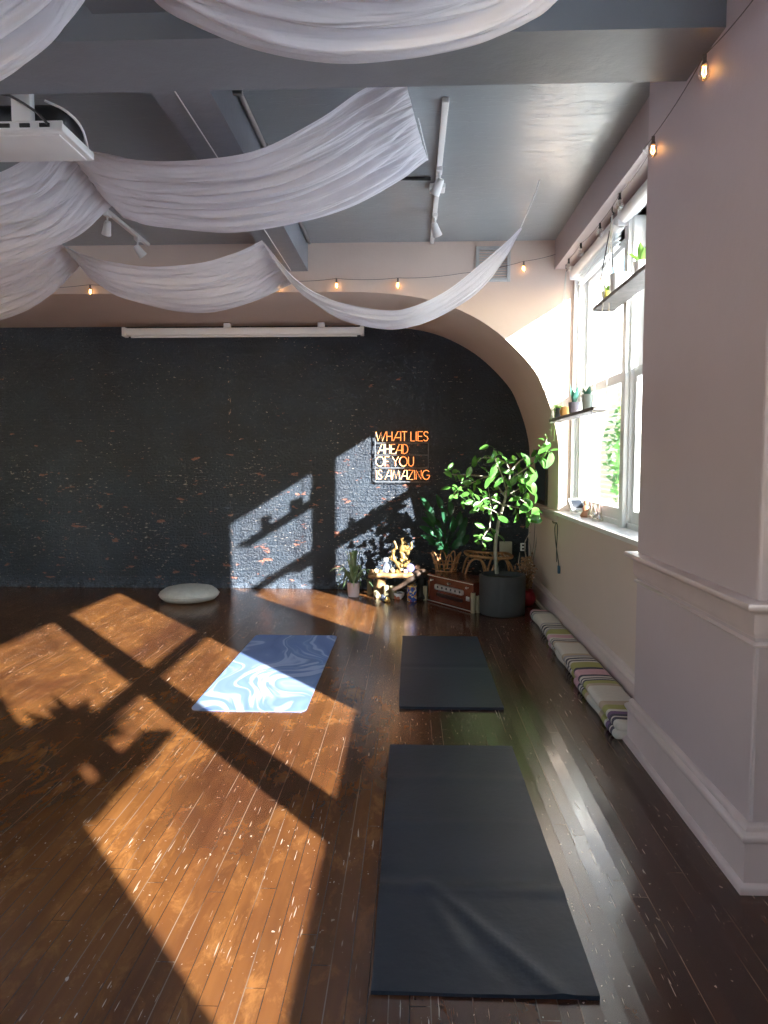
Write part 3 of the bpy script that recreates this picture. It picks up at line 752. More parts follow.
# ------------------------------------------------------------------ folded striped blankets
pk, nv, cr_, tn, ol, gy, pu = (.72, .40, .46), (.035, .03, .06), (.74, .68, .60), (.55, .42, .30), (.40, .38, .10), (.36, .34, .36), (.16, .08, .2)
st_near = [(0, cr_), (.05, nv), (.085, cr_), (.10, nv), (.13, pu), (.17, cr_), (.20, ol), (.27, tn), (.34, cr_), (.62, tn), (.67, ol), (.735, nv), (.76, cr_), (.78, nv), (.80, cr_), (.83, nv), (.86, pk), (.985, cr_)]
st_mid = [(0, nv), (.03, ol), (.15, cr_), (.18, nv), (.21, cr_), (.235, nv), (.27, cr_), (.29, gy), (.33, tn), (.38, cr_), (.70, tn), (.75, nv), (.775, cr_), (.80, nv), (.82, cr_), (.86, pk), (.96, cr_)]
st_far = [(0, cr_), (.02, ol), (.17, gy), (.21, cr_), (.24, nv), (.28, cr_), (.31, nv), (.35, cr_), (.38, gy), (.42, cr_), (.80, gy), (.84, cr_), (.86, nv), (.90, pk), (.98, cr_)]
def blanket(x0, x1, y0, y1, H, layers, stops, label, rot):
    L = y1-y0; bm_ = band_mat('striped_blanket_wool', stops, 1, L)
    b = nb()
    lh = H/layers
    for k in range(layers):
        off = random.uniform(-.012, .012); s = .006*k
        c0 = nb(); box(c0, off+s, x1-x0+off-s, .0, L-.0, k*lh+.001, (k+1)*lh+.002, lh*.47, 5)
        bmesh.ops.subdivide_edges(c0, edges=[e for e in c0.edges if e.calc_length() > .15], cuts=14, use_grid_fill=True)
        for v in c0.verts:
            v.co.z = max(.001, v.co.z+.012*noise.noise(Vector((v.co.x*5, v.co.y*4+y0*3, k)))*(k+1)/layers)
            v.co.x += .012*noise.noise(Vector((v.co.y*4, k*3.1, y0)))
        me = bpy.data.meshes.new('t'); c0.to_mesh(me); c0.free(); b.from_mesh(me); bpy.data.meshes.remove(me)
    o = obj('folded_blanket', b, bm_, local=True, angle=60); o.location = (x0, y0, 0); o.rotation_euler.z = rot
    return tag(o, label, 'blanket', 'striped blankets folded along the window wall')
blanket(1.095, 1.326, 3.80, 4.78, .105, 2, st_near, 'folded striped blanket nearest the pillar with a bright pink end', 0)
blanket(1.105, 1.326, 4.80, 5.78, .10, 2, st_mid, 'middle folded striped blanket with an olive near end', 0)
blanket(1.13, 1.328, 5.81, 6.82, .085, 1, st_far, 'farthest folded striped blanket beside the red flower pot', 0)

# ------------------------------------------------------------------ the big potted tree
g_ficus = leaf_mat('rubber_tree_leaf', (.04, .13, .025), (.10, .26, .05), .28, .22)
bark = plain('pale_bark', (.30, .27, .22), .8, var=.2, scale=30, bump=.5, bscale=60)
soil = plain('dark_soil', (.035, .025, .018), .95, var=.4, scale=60, bump=.8, bscale=70)
potg = plain('charcoal_pot', (.045, .045, .045), .7, var=.1, bump=.1)
TY = 7.02
pc = atz(501.5, 611); pcx = at(501.5, 600, TY+.05).x
t = thing('potted_tree', (pcx, TY, 0), 'tall potted rubber tree with sunlit leaves in a big charcoal pot', 'tree')
b = nb(); R0 = .222
lathe(b, [(0, 0), (R0-.012, 0), (R0-.002, .01), (R0, .05), (R0+.003, .36), (R0, .385), (R0-.018, .388), (R0-.022, .34), (0, .335)], (pcx, TY, 0), 48); obj('pot', b, potg, t)
b = nb(); lathe(b, [(R0-.02, .335), (.12, .352), (.05, .36), (0, .36)], (pcx, TY, 0), 28, wob=.02); obj('soil', b, soil, t)
def P3(zx, zy, dy=0): return at(410+zx/5.12, 430+zy/5.12, TY+dy)
trunk = [P3(445, 735), P3(437, 640), P3(440, 560), P3(452, 480, .01), P3(468, 420, .02), P3(490, 345, .0), P3(498, 300, 0)]
b = nb(); tube(b, cat(trunk, 24), [.020-.007*i/24+.0015*math.sin(i*2.1) for i in range(25)], 10); obj('trunk', b, bark, t)
brs = [
 [(452, 520), (410, 500, .03), (415, 430, .05), (410, 360, .06), (400, 290, .1)],
 [(410, 500, .03), (385, 530, .0), (370, 570, -.04), (392, 612, -.05)],
 [(462, 440), (430, 415, -.05), (390, 400, -.08), (350, 400, -.1)],
 [(478, 385), (430, 360, -.04), (385, 350, -.08), (330, 395, -.1)],
 [(480, 385), (530, 395, .05), (580, 405, .08), (620, 420, .1)],
 [(488, 345), (450, 290, .08), (400, 240, .12), (330, 265, .15), (250, 300, .15)],
 [(495, 310), (470, 230, -.1), (440, 160, -.14), (440, 105, -.16)],
 [(498, 300), (530, 240, -.12), (590, 200, -.24), (640, 160, -.36), (690, 120, -.50), (722, 102, -.56)],
 [(498, 300), (510, 220, 0), (480, 160, .02), (380, 140, .04), (340, 170, .05)],
 [(492, 335), (560, 300, .1), (610, 270, .12), (640, 250, .14)],
 [(400, 240, .12), (300, 230, .18), (230, 230, .2), (190, 215, .2)],
 [(495, 320), (540, 340, -.08), (600, 380, -.12), (640, 420, -.15)],
 [(640, 160, -.36), (690, 75, -.5), (700, 45, -.52)],
 [(510, 220), (560, 160, .1), (600, 145, .12), (650, 130, .12)],
]
b = nb(); tips = []
for br in brs:
    pts = cat([P3(*q) for q in br], 12)
    tube(b, pts, [.0085-.0055*i/12 for i in range(13)], 7)
    tips += pts[3:]
obj('branches', b, bark, t)
lv = [(380,90),(330,160),(390,140),(440,110),(195,220),(180,295),(250,240),(265,300),(290,270),(350,265),(395,270),(450,270),(505,215),(510,285),(565,215),(585,265),(630,250),(690,90),(670,160),(720,155),(600,150),(535,140),(620,210),(540,350),(600,340),(620,380),(640,415),(650,460),(600,475),(555,445),(480,460),(465,540),(400,560),(355,490),(345,545),(345,575),(330,410),(370,400),(385,355),(350,380),(425,210),(465,200),(460,150),(300,215),(270,380),(210,350),(240,340),(310,320),(500,320),(570,300),(640,350),(420,235),(475,255),(540,190),(590,400),(530,260),(560,370),(650,440),(610,300),(360,300),(330,290),(280,330),(225,300),(600,240),(510,160),(380,200),(340,350),(300,370),(640,300),(570,250),(450,225),(690,130),(620,440)]
bl = nb()
for i, (x, y) in enumerate(lv):
    big = .13 if x > 400 else .10
    c = P3(x, y, random.uniform(-.22, .2) if x < 570 else -.12-(x-560)/160*.45+random.uniform(-.06, .06))
    near = min(tips, key=lambda q: (q-c).length+abs(q.y-c.y)*.1)
    d = (c-near); d.y *= .6
    d = d.normalized()*.6+Vector((random.uniform(-.5, .5), random.uniform(-.5, .4), random.uniform(-.55, .35)))
    d.normalize(); L = big*random.uniform(.85, 1.3)
    base = c-d*L*.5
    tube(bl, [near, near.lerp(base, .6)+Vector((0, 0, .01)), base], .0022, 5)
    up = Vector((random.uniform(.1, .9), -random.uniform(.4, 1), random.uniform(.1, .9)))
    leaf(bl, base, d, up, L, L*random.uniform(.42, .55), random.uniform(-.1, .5), random.uniform(.1, .3))
for i in range(110):
    n_ = random.choice(tips); c = n_+Vector((random.uniform(-.09, .09), random.uniform(-.12, .12), random.uniform(-.07, .08)))
    d = (c-n_).normalized(); L = random.uniform(.05, .105)
    leaf(bl, n_+d*.02, d+Vector((0, 0, random.uniform(-.3, .3))), Vector((.5, -.6, .6)), L, L*.5, random.uniform(0, .6), .2)
obj('leaves', bl, g_ficus, t, angle=180)

# dark broad-leaved plant behind
g_dark = leaf_mat('dark_broad_leaf', (.015, .06, .03), (.03, .12, .055), .22, .15)
px_ = at(445, 560, 7.95)
t = thing('potted_plant', (px_.x, 7.95, 0), 'dark broad-leaved plant in the shade left of the tall potted tree', 'plant')
b = nb(); lathe(b, [(0, 0), (.11, 0), (.13, .22), (.135, .24), (.12, .24), (.115, .21), (0, .2)], (px_.x, 7.95, 0), 28); obj('pot', b, potg, t)
b = nb(); lathe(b, [(.115, .21), (.05, .222), (0, .225)], (px_.x, 7.95, 0), 20); obj('soil', b, soil, t)
def P4(zx, zy, dy=0): return at(410+zx/5.12, 430+zy/5.12, 7.95+dy)
b = nb(); top = P4(190, 560)
ends = [(70, 340, -.1), (85, 375, .02), (75, 445, -.1), (60, 490, -.05), (75, 540, -.12), (110, 590, -.1), (160, 620, -.12), (215, 610, -.15), (270, 560, -.1), (290, 500, 0), (270, 420, .05), (215, 360, .06), (150, 330, .05), (235, 460, -.18), (120, 440, .1), (180, 400, -.1), (300, 450, .1), (140, 510, -.2), (310, 540, .1), (95, 420, -.15)]
base = Vector((px_.x, 7.95, .22))
bs = nb()
for (x, y, dy) in ends:
    e = P4(x, y, dy); s = base.lerp(Vector((top.x, 7.95, top.z)), random.uniform(.4, 1.0)); d = (e-s)
    L = .17; bb_ = e-d.normalized()*L
    tube(bs, cat([s, s.lerp(bb_, .5)+Vector((0, 0, .03)), bb_], 8), .004, 6)
    leaf(b, bb_, d+Vector((0, 0, .05)), Vector((.4, -.7, .5)), L*1.12, .085, .35, .2, 8, 4)
tube(bs, [base, Vector((top.x, 7.95, top.z))], .010, 8)
obj('stems', bs, g_dark, t); obj('leaves', b, g_dark, t, angle=180)

# ------------------------------------------------------------------ rattan pieces
rat = plain('rattan_cane', (.34, .17, .07), .5, var=.2, scale=30)
q0 = at(446, 575, 7.72)
t = thing('rattan_basket', (q0.x, 7.76, 0), 'open rattan basket stand with looped rim behind the harmonium', 'basket')
def ring(b, c, r, rad, n=28, ry=None):
    tube(b, [(c[0]+r*math.cos(a*2*PI/n), c[1]+(ry or r)*math.sin(a*2*PI/n), c[2]) for a in range(n+1)], rad, 6, False)
zt = at(446, 553, 7.72).z; zm = at(446, 566, 7.72).z; zb_ = .0
b = nb()
for k in range(8):
    a0 = 2*PI*k/8+.2; pts = []
    for j in range(13):
        f = j/12; a = a0+(f-.5)*2*PI/8; h = math.sin(PI*f)
        r = .105+.06*h; pts.append((q0.x+r*math.cos(a), 7.76+r*math.sin(a), zm-.05+(zt-zm+.05)*h**.7))
    tube(b, pts, .0075, 7)
obj('rim_loops', b, rat, t)
for (z_, r_, w_) in ((zm-.05, .108, .008), (zm+.03, .135, .006), (.02, .12, .009), (.2, .095, .007)): b = nb(); ring(b, (q0.x, 7.76, z_), r_, w_); obj('hoop', b, rat, t)
for k in range(6):
    a = 2*PI*k/6; b = nb(); tube(b, [(q0.x+.12*math.cos(a), 7.76+.12*math.sin(a), 0.008), (q0.x+.093*math.cos(a), 7.76+.093*math.sin(a), .2), (q0.x+.108*math.cos(a), 7.76+.108*math.sin(a), zm-.05)], .008, 7); obj('leg', b, rat, t)
# rattan side table with bent arches
tx0, tx1 = at(466, 570, 7.6).x, at(512, 570, 7.6).x; zt = at(480, 557, 7.6).z
t = thing('rattan_stool', ((tx0+tx1)/2, 7.7, 0), 'low bent-cane rattan stool behind the charcoal tree pot', 'stool')
b = nb(); xm = (tx0+tx1)/2; tube(b, cat([(tx0+.02, 7.55, zt+.02), (xm, 7.53, zt), (tx1-.02, 7.55, zt), (tx1-.02, 7.9, zt), (xm, 7.92, zt), (tx0+.02, 7.9, zt+.02), (tx0+.02, 7.55, zt+.02)], 40), .016, 9, False)
for i in range(9): x = tx0+.05+(tx1-tx0-.1)*i/8; tube(b, [(x, 7.56, zt), (x, 7.9, zt)], .006, 6)
obj('seat', b, rat, t)
for (xa_, xb_) in ((tx0-.02, xm-.01), (xm+.01, tx1+.02)):
    for y in (7.55, 7.9):
        b = nb(); tube(b, [(xa_+(xb_-xa_)*(.5-.5*math.cos(PI*f/16)), y, .01+(zt-.02)*math.sin(PI*f/16)**.55) for f in range(17)], .012, 8); obj('arch_leg', b, rat, t)

# ------------------------------------------------------------------ harmonium
hw = plain('red_brown_varnished_wood', (.13, .030, .016), .25, var=.25, scale=8, coat=.4)
hm2 = plain('pale_grille_metal', (.5, .48, .45), .35, var=.05, metal=.3)
L0 = atz(429, 601); R0_ = atz(473, 613); d = Vector((R0_.x-L0.x, R0_.y-L0.y)); hl = d.length; ang = math.atan2(d.y, d.x)
t = thing('harmonium', (L0.x, L0.y, 0), 'red-brown wooden harmonium box with a pale pierced grille on its front', 'harmonium', rotz=ang)
hh, hd = .30, .30
def hb(name, *a, m=hw, bev=.004, parent=t):
    b = nb(); box(b, *a, bev); return obj(name, b, m, parent, local=True, smooth=False)
hb('body', 0, hl, 0, hd, .02, hh-.02)
hb('lid', -.01, hl+.01, -.012, hd+.01, hh-.022, hh)
hb('lid_edge', -.012, hl+.012, -.016, -.008, hh-.02, hh-.012, m=hm2, bev=.001)
hb('plinth', -.012, hl+.012, -.016, hd+.012, 0, .022)
hb('plinth_edge', -.013, hl+.013, -.020, -.014, .012, .020, m=hm2, bev=.001)
b = nb(); box(b, hl*.16, hl*.80, -.012, .001, hh*.50, hh*.68, .02, 4); gr = obj('grille', b, hm2, t, local=True)
for i in range(6):
    x = hl*(.23+.10*i); b = nb(); lathe(b, [(0, 0), (.013, 0), (.013, .003), (0, .003)], (x, -.011, hh*.59), 14, Matrix.Rotation(PI/2, 3, 'X')); obj('sound_hole', b, M['black'], gr, local=True)
b = nb(); box(b, hl*.2, hl*.78, -.010, 0, hh*.26, hh*.38, .012, 3); obj('lower_panel', b, plain('dark_inlay', (.03, .01, .008), .3), t, local=True)
for i in range(3): b = nb(); lathe(b, [(0, 0), (.006, 0), (.006, .02), (.011, .024), (.011, .034), (0, .036)], (hl*(.10+.40*i), -.0, hh*.80), 12, Matrix.Rotation(PI/2, 3, 'X')); obj('stop_knob', b, hm2, t, local=True)
b = nb(); box(b, hl*.86, hl*.93, -.01, 0, hh*.35, hh*.5, .004); obj('latch', b, hm2, t, local=True)

# ------------------------------------------------------------------ candles
wax = plain('cream_wax', (.30, .25, .155), .45, var=.05); waxo = plain('orange_wax', (.75, .33, .12), .45, var=.05)
def candle(c, r, h, label, m=wax):
    t = thing('candle', (c[0], c[1], c[2] if len(c) > 2 else 0), label, 'candle', 'candles around the altar')
    z = c[2] if len(c) > 2 else 0
    b = nb(); lathe(b, [(0, z), (r*.98, z), (r, z+.004), (r, z+h-.004), (r*.9, z+h), (r*.8, z+h-.006), (0, z+h-.008)], (c[0], c[1], 0), 20); obj('wax', b, m, t)
    b = nb(); tube(b, [(c[0], c[1], z+h-.01), (c[0]+.002, c[1], z+h+.008)], .0015, 5); obj('wick', b, M['black'], t)
q = atz(473, 613); candle((q.x, q.y), .024, .20, 'tall cream candle right in front of the harmonium corner')
q = atz(477.5, 612); candle((q.x, q.y-.03), .022, .17, 'shorter cream candle beside the charcoal tree pot')
q = atz(425.5, 600); candle((q.x, q.y), .026, .15, 'cream candle at the left end of the harmonium')
q = atz(430, 598); candle((q.x, q.y+.12), .02, .21, 'slim orange candle behind the left end of the harmonium', waxo)
for (x, y, r, h, l) in ((369.5, 594, .028, .17, 'cream pillar candle leftmost under the driftwood altar, beside the spider plant'), (375.5, 592, .026, .14, 'second cream pillar candle from the spider plant'), (393, 598, .04, .13, 'short thick candle in the middle below the driftwood altar'), (386, 599, .028, .15, 'cream candle at the front of the altar beside the shell heap')):
    q = atz(x, y); candle((q.x, q.y), r, h, l)

# ------------------------------------------------------------------ driftwood altar and what stands on it
AY = 7.78
wood = plain('pale_driftwood', (.27, .155, .07), .55, var=.25, scale=14, bump=.4, bscale=20)
wood2 = plain('golden_driftwood', (.20, .125, .04), .5, var=.3, scale=16, bump=.4, bscale=30)
a0 = at(369, 575, AY); a1 = at(413, 580, AY)
t = thing('driftwood_altar', (-.2, AY, 0), 'low driftwood slab altar on the floor against the dark wall', 'altar table')
zt = at(390, 574, AY).z
b = nb()
def slabf(u, v):
    x = a0.x+(a1.x-a0.x)*u; w = .13+.03*noise.noise(Vector((u*5, 1, 0)))
    return Vector((x, AY+(v-.5)*2*w, zt+.012*noise.noise(Vector((u*6, v*4, 2)))))
grid(b, slabf, 26, 8); obj('slab', b, wood, t, solid=.045, angle=180)
for (px, py, w) in ((381, 585, .05), (412, 590, .045)):
    q = at(px, py, AY); b = nb()
    tube(b, cat([(q.x-.02, AY, .005), (q.x+.02, AY+.01, .08), (q.x-.01, AY-.01, .16), (q.x+.01, AY, zt-.02)], 14), [w*(1+.25*math.sin(i*1.7)) for i in range(15)], 9); obj('leg', b, wood, t)
# gold branching root sculpture
t = thing('driftwood_sculpture', at(401, 578, AY+.03), 'golden branching driftwood sculpture standing on the altar', 'sculpture')
def P5(zx, zy, dy=0): return at(330+zx/6.4, 520+zy/6.4, AY+dy)
zs_ = [[(450, 370), (455, 320), (440, 280, .02), (470, 240), (455, 200), (465, 160), (460, 115)],
       [(440, 290), (410, 250), (405, 200), (425, 175), (410, 135)], [(455, 260), (490, 240), (500, 200), (520, 175), (520, 140)],
       [(455, 210), (480, 160), (470, 130)], [(440, 300), (470, 290, -.04), (500, 300, -.05)], [(450, 350), (420, 330, -.03), (400, 350, -.04)],
       [(405, 240), (385, 240), (400, 260)], [(500, 210), (480, 190), (500, 170), (475, 165)], [(470, 300), (500, 270, .03), (510, 250, .03)]]
b = nb()
for i, br in enumerate(zs_):
    pts = cat([P5(*q) for q in br], 14); r0 = .036 if i == 0 else .024
    tube(b, pts, [max(.006, r0*(1-.55*j/14)*(1+.35*math.sin(j*1.9+i))) for j in range(15)], 8)
b.verts.ensure_lookup_table()
obj('trunk', b, wood2, t)
# reclining driftwood branch at the right
b = nb(); bp = cat([at(392, 590, AY-.18), at(402, 586, AY-.16), at(412, 579, AY-.12), at(420, 572, AY-.05), at(428, 574, AY), at(430, 580, AY)], 16)
tube(b, bp, [.018+.022*math.sin(PI*i/16) for i in range(17)], 9)
tag(obj('driftwood_branch', b, plain('dark_driftwood', (.045, .022, .012), .6, var=.3, bump=.4, bscale=30)), 'dark bent driftwood branch leaning from the altar towards the harmonium', 'driftwood')
b = nb(); tube(b, cat([at(421, 578, AY-.02), at(422, 588, AY-.03), atz(421, 600)], 8), [.05, .055, .045, .045, .05, .05, .06, .06, .055], 9); tag(obj('driftwood_stump', b, plain('black_stump', (.02, .015, .012), .8, var=.3, bump=.5)), 'dark upright stump between the altar and the harmonium', 'stump')
# carved pieces
cryst = plain('clear_quartz', (.13, .14, .19), .15, var=.15, scale=30); gold = plain('brass_gold', (.75, .48, .16), .3, metal=.7, var=.2)
q = at(386, 571, AY)
t = thing('glass_decanter', (q.x, AY, zt+.02), 'small glass decanter with a square white stopper on the altar', 'decanter')
b = nb(); lathe(b, [(0, 0), (.05, 0), (.058, .02), (.045, .06), (.03, .085), (.018, .10), (.018, .115), (0, .115)], (q.x, AY, zt+.018), 8); obj('bottle', b, cryst, t, angle=20)
b = nb(); box(b, q.x-.026, q.x+.026, AY-.02, AY+.02, zt+.135, zt+.18, .005); obj('stopper', b, plain('cloudy_glass', (.2, .2, .21), .3), t)
q = at(410, 572, AY-.02)
t = thing('crystal_ball', (q.x, AY-.02, zt+.02), 'pale violet crystal ball on the right side of the altar', 'crystal ball')
b = nb(); ball(b, (q.x, AY-.02, zt+.07), .05, sub=3); obj('ball', b, plain('violet_glass', (.17, .16, .30), .12, var=.2, scale=12), t, angle=180)
b = nb(); lathe(b, [(0, 0), (.03, 0), (.022, .012), (.028, .024), (.0, .022)], (q.x, AY-.02, zt+.012), 16); obj('stand', b, gold, t)
b = nb(); q = at(417.5, 567, AY); ball(b, (q.x, AY-.0, q.z), .028, (1, 1, .92), 3); tag(obj('salt_stone', b, plain('pink_salt', (.75, .38, .25), .5, var=.2, scale=25, bump=.4), angle=180), 'round pink salt stone resting on the bent branch', 'stone')
for i, (x, s, m, l) in enumerate(((371.5, .026, wood, 'small pale wood block at the left end of the altar'), (376, .03, wax, 'cream wood block second from the left end of the altar'), (381, .022, gold, 'small brass block beside the decanter on the altar'), (392.5, .034, wax, 'pale rough mineral between decanter and sculpture'), (397, .024, gold, 'golden mineral at the foot of the sculpture'), (405.5, .028, plain('rose_stone', (.65, .42, .4), .4, var=.2), 'rosy mineral between sculpture and crystal ball'))):
    q = at(x, 572, AY-.06); b = nb(); ball(b, (q.x, AY-.06, zt+.018+s*.8), s, (1, .9, 1), 1, .4); tag(obj('mineral', b, m, angle=10), l, 'mineral', 'minerals on the altar')
# things on the floor in front of the altar
plain('amethyst', (.34, .28, .5), .3, var=.3, scale=40)
for i, (x, y, s, m, l) in enumerate(((378, 598, .035, wax, 'ribbed pale shell at the left front of the altar'), (383, 601, .03, cryst, 'spiky clear crystal at the front of the altar'), (388, 602, .026, gold, 'small golden nugget at the front of the altar'), (380.5, 592, .03, cryst, 'milky crystal behind the ribbed shell'), (397.5, 585, .03, plain('rust_stone', (.5, .18, .1), .5, var=.2), 'rust-red stone under the bent branch'))):
    q = atz(x, y) if y > 590 else Vector((at(x, y, AY-.1).x, AY-.1, 0)); b = nb(); ball(b, (q.x, q.y, s*.8), s, (1, .9, 1.1), 2, .9); tag(obj('crystal', b, m, angle=12), l, 'crystal', 'crystals on the floor before the altar')
q = atz(399, 599)
t = thing('offering_bowl', (q.x, q.y, 0), 'small white scalloped bowl on the floor before the altar', 'bowl')
b = nb(); lathe(b, [(0, 0), (.028, 0), (.03, .008), (.045, .02), (.056, .045), (.06, .07), (.055, .07), (.05, .045), (.0, .03)], (q.x, q.y, 0), 24, wob=.03); obj('body', b, plain('white_porcelain', (.72, .74, .78), .2), t)
b = nb()
for i in range(14): a = i*2.4; ball(b, (q.x+.03*math.cos(a)*math.sqrt(i/14), q.y+.03*math.sin(a)*math.sqrt(i/14), .06), .011, sub=1, jit=.5)
tag(obj('pebbles', b, M['dkmetal']), 'dark pebbles filling the scalloped bowl', 'pebbles', kind='stuff')
q = atz(412, 601)
t = thing('lantern_jar', (q.x, q.y, 0), 'patterned amber and blue glass jar on the floor before the altar', 'jar')
jm = NT('mosaic_glass'); v = jm.coord('Object'); vo = jm.n('TexVoronoi', Vector=v, Scale=38.0); jp = jm.bsdf(Base__Color=jm.ramp(vo.outputs['Color'], [(.2, (.05, .1, .35)), (.45, (.55, .25, .08)), (.6, (.6, .5, .35)), (.8, (.2, .08, .2))], True), Roughness=.15)
b = nb(); lathe(b, [(0, 0), (.048, 0), (.052, .01), (.052, .13), (.046, .15), (.048, .165), (.043, .165), (.04, .14), (.044, .12), (.044, .02), (0, .015)], (q.x, q.y, 0), 20); obj('glass', b, jm.m, t)
b = nb(); lathe(b, [(.046, .155), (.052, .157), (.052, .168), (.046, .170)], (q.x, q.y, 0), 20); obj('rim', b, gold, t)

# ------------------------------------------------------------------ spider plant
q = atz(353.5, 596.5)
t = thing('spider_plant', (q.x, q.y, 0), 'spider plant with arching striped leaves in a pale pink pot', 'plant')
b = nb(); lathe(b, [(0, 0), (.055, 0), (.062, .005), (.070, .155), (.064, .158), (.06, .135), (0, .13)], (q.x, q.y, 0), 28); obj('pot', b, plain('pale_pink_glaze', (.62, .52, .56), .4), t)
b = nb(); lathe(b, [(.06, .135), (.03, .143), (0, .145)], (q.x, q.y, 0), 18); obj('soil', b, soil, t)
gs = leaf_mat('striped_green_leaf', (.10, .19, .08), (.38, .46, .30), .4, .3)
b = nb()
for i in range(42):
    a = i*2.399; rr = random.uniform(.10, .26); up_ = random.uniform(.10, .30) if i % 4 else .38
    if not i % 4: rr *= .35
    base = Vector((q.x+.02*math.cos(a), q.y+.02*math.sin(a), .14)); dirv = Vector((math.cos(a), math.sin(a)*.8, 0))
    def fn(u, v, base=base, dirv=dirv, rr=rr, up_=up_, drop=random.uniform(.0, .25) if i % 4 else .03):
        w = .015*math.sin(PI*min(1, .12+u*.88))**.6+.0006
        c = base+dirv*(rr*u)+Vector((0, 0, up_*math.sin(u*1.9)-drop*u*u))
        s = Vector((-dirv.y, dirv.x, 0)).normalized()
        r_ = c+s*w*(v-.5)*2+Vector((0, 0, .004*abs(v-.5)*2)); r_.z = max(r_.z, .012); return r_
    grid(b, fn, 10, 2)
obj('leaves', b, gs, t, angle=180)

# ------------------------------------------------------------------ corner by the window wall
q = atz(539.5, 604); rx, ry = 1.20, 7.40
t = thing('flower_pot', (rx, ry, 0), 'round red pot holding dried brown flowers in the corner', 'flower pot')
b = nb(); lathe(b, [(0, 0), (.04, 0), (.06, .01), (.088, .06), (.09, .09), (.07, .13), (.058, .15), (.064, .165), (.056, .165), (.05, .145), (0, .13)], (rx, ry, .0), 28); obj('pot', b, plain('red_glaze', (.45, .03, .05), .35), t)
dm = plain('dried_stem', (.22, .13, .07), .9, var=.3); dfl = plain('dried_bloom', (.30, .17, .10), .9, var=.35, scale=40)
b = nb(); b2 = nb()
for i in range(30):
    a = random.uniform(0, 6.28); r = random.uniform(.02, .13); h = random.uniform(.22, .48)
    e = Vector((rx+r*math.cos(a)-.01, ry+r*math.sin(a), h+.05)); tube(b, cat([(rx, ry, .13), (rx+.3*r*math.cos(a), ry+.3*r*math.sin(a), h*.6), e], 6), .002, 5)
    for j in range(4):
        d_ = Vector((random.uniform(-1, 1), random.uniform(-1, 1), random.uniform(-.2, 1))); leaf(b2, e-Vector((0, 0, .03*j)), d_, Vector((0, -1, .4)), random.uniform(.03, .06), .022, .4, .2, 3, 2)
obj('stems', b, dm, t); obj('dried_flowers', b2, dfl, t, angle=180)
# pale bare branches standing behind
b = nb()
def P6(zx, zy, Y): return at(400+zx/4.8, 540+zy/4.8, Y)
for (pts, Y) in (([(598, 330), (610, 200), (640, 90), (655, 0), (660, -60)], 7.75), ([(600, 300), (590, 190), (605, 100), (598, 20), (625, -40)], 7.9), ([(615, 320), (625, 210), (612, 120), (640, 40), (648, -90)], 7.85), ([(610, 200), (650, 150), (668, 60)], 7.75), ([(590, 190), (570, 120), (575, 60)], 7.9), ([(604, 310), (632, 180), (628, 60), (618, -30), (640, -100)], 7.7)):
    tube(b, cat([P6(x, y, Y) for x, y in pts], 14), [.010-.006*i/14 for i in range(15)], 7)
tag(obj('bare_branches', b, plain('bleached_twig', (.40, .34, .28), .8, var=.2)), 'bundle of bare pale twigs standing in the corner behind the red pot', 'branches')
# chalkboard on the alcove's side wall
t = thing('framed_board', (XI-.01, 7.48, 1.05), 'small dark framed board on the side wall of the alcove', 'board')
b = nb(); box(b, XI-.016, XI-.003, 7.20, 7.76, 1.09, 1.57); obj('panel', b, plain('slate_blue_board', (.03, .05, .07), .4), t, smooth=False)
b = nb()
for (y0, y1, z0, z1) in ((7.16, 7.20, 1.05, 1.61), (7.76, 7.80, 1.05, 1.61), (7.20, 7.76, 1.05, 1.09), (7.20, 7.76, 1.57, 1.61)): box(b, XI-.024, XI-.001, y0, y1, z0, z1, .003)
obj('frame', b, plain('dark_frame_wood', (.035, .028, .024), .5), t, smooth=False)
# pale wall plate on the black wall
q = at(505.5, 550, 8.26)
t = thing('wall_plate', (q.x, 8.27, q.z-.12), 'pale beige junction box on the black wall behind the tree trunk', 'junction box')
b = nb(); box(b, q.x-.07, q.x+.07, 8.22, 8.279, q.z-.10, q.z+.10, .006); obj('cover', b, plain('beige_metal', (.50, .46, .36), .5), t)
b = nb(); tube(b, [(q.x, 8.245, q.z-.10), (q.x, 8.245, .02)], .009, 8); obj('conduit', b, M['dkmetal'], t)
q = at(523, 547, 8.27); t = thing('power_socket', (q.x, 8.27, q.z), 'small white power socket near the corner of the black wall', 'socket')
b = nb(); box(b, q.x-.03, q.x+.03, 8.268, 8.279, q.z-.045, q.z+.045, .004); obj('plate', b, M['white'], t)
for dz in (-.02, .02): b = nb(); box(b, q.x-.012, q.x+.012, 8.264, 8.269, q.z+dz-.010, q.z+dz+.010, .003); obj('outlet', b, M['black'], t)
# cable looped below the sill
t = thing('cable', (XI-.01, 6.4, .55), 'thin dark charging cable hanging in a loop below the window sill', 'cable')
b = nb(); tube(b, cat([atx(559, 566, 1.335), atx(556, 545, 1.335), atx(554.8, 530, 1.335), atx(555.5, 524.5, 1.33), atx(557, 524, 1.33), atx(557.5, 530, 1.335), atx(556.5, 548, 1.335), atx(556.5, 562, 1.335)], 30), .004, 6); obj('lead', b, M['black'], t)
q = atx(558.8, 569, 1.335); b = nb(); box(b, q.x-.01, q.x+.008, q.y-.02, q.y+.02, q.z-.04, q.z+.03, .004); obj('plug', b, plain('blue_plug', (.05, .12, .2), .4), t)
q = atx(555.3, 524, 1.335); b = nb(); tube(b, [(1.35, q.y, q.z+.01), (1.315, q.y, q.z+.01), (1.31, q.y, q.z+.03)], .005, 6); obj('hook', b, M['dkmetal'], t)

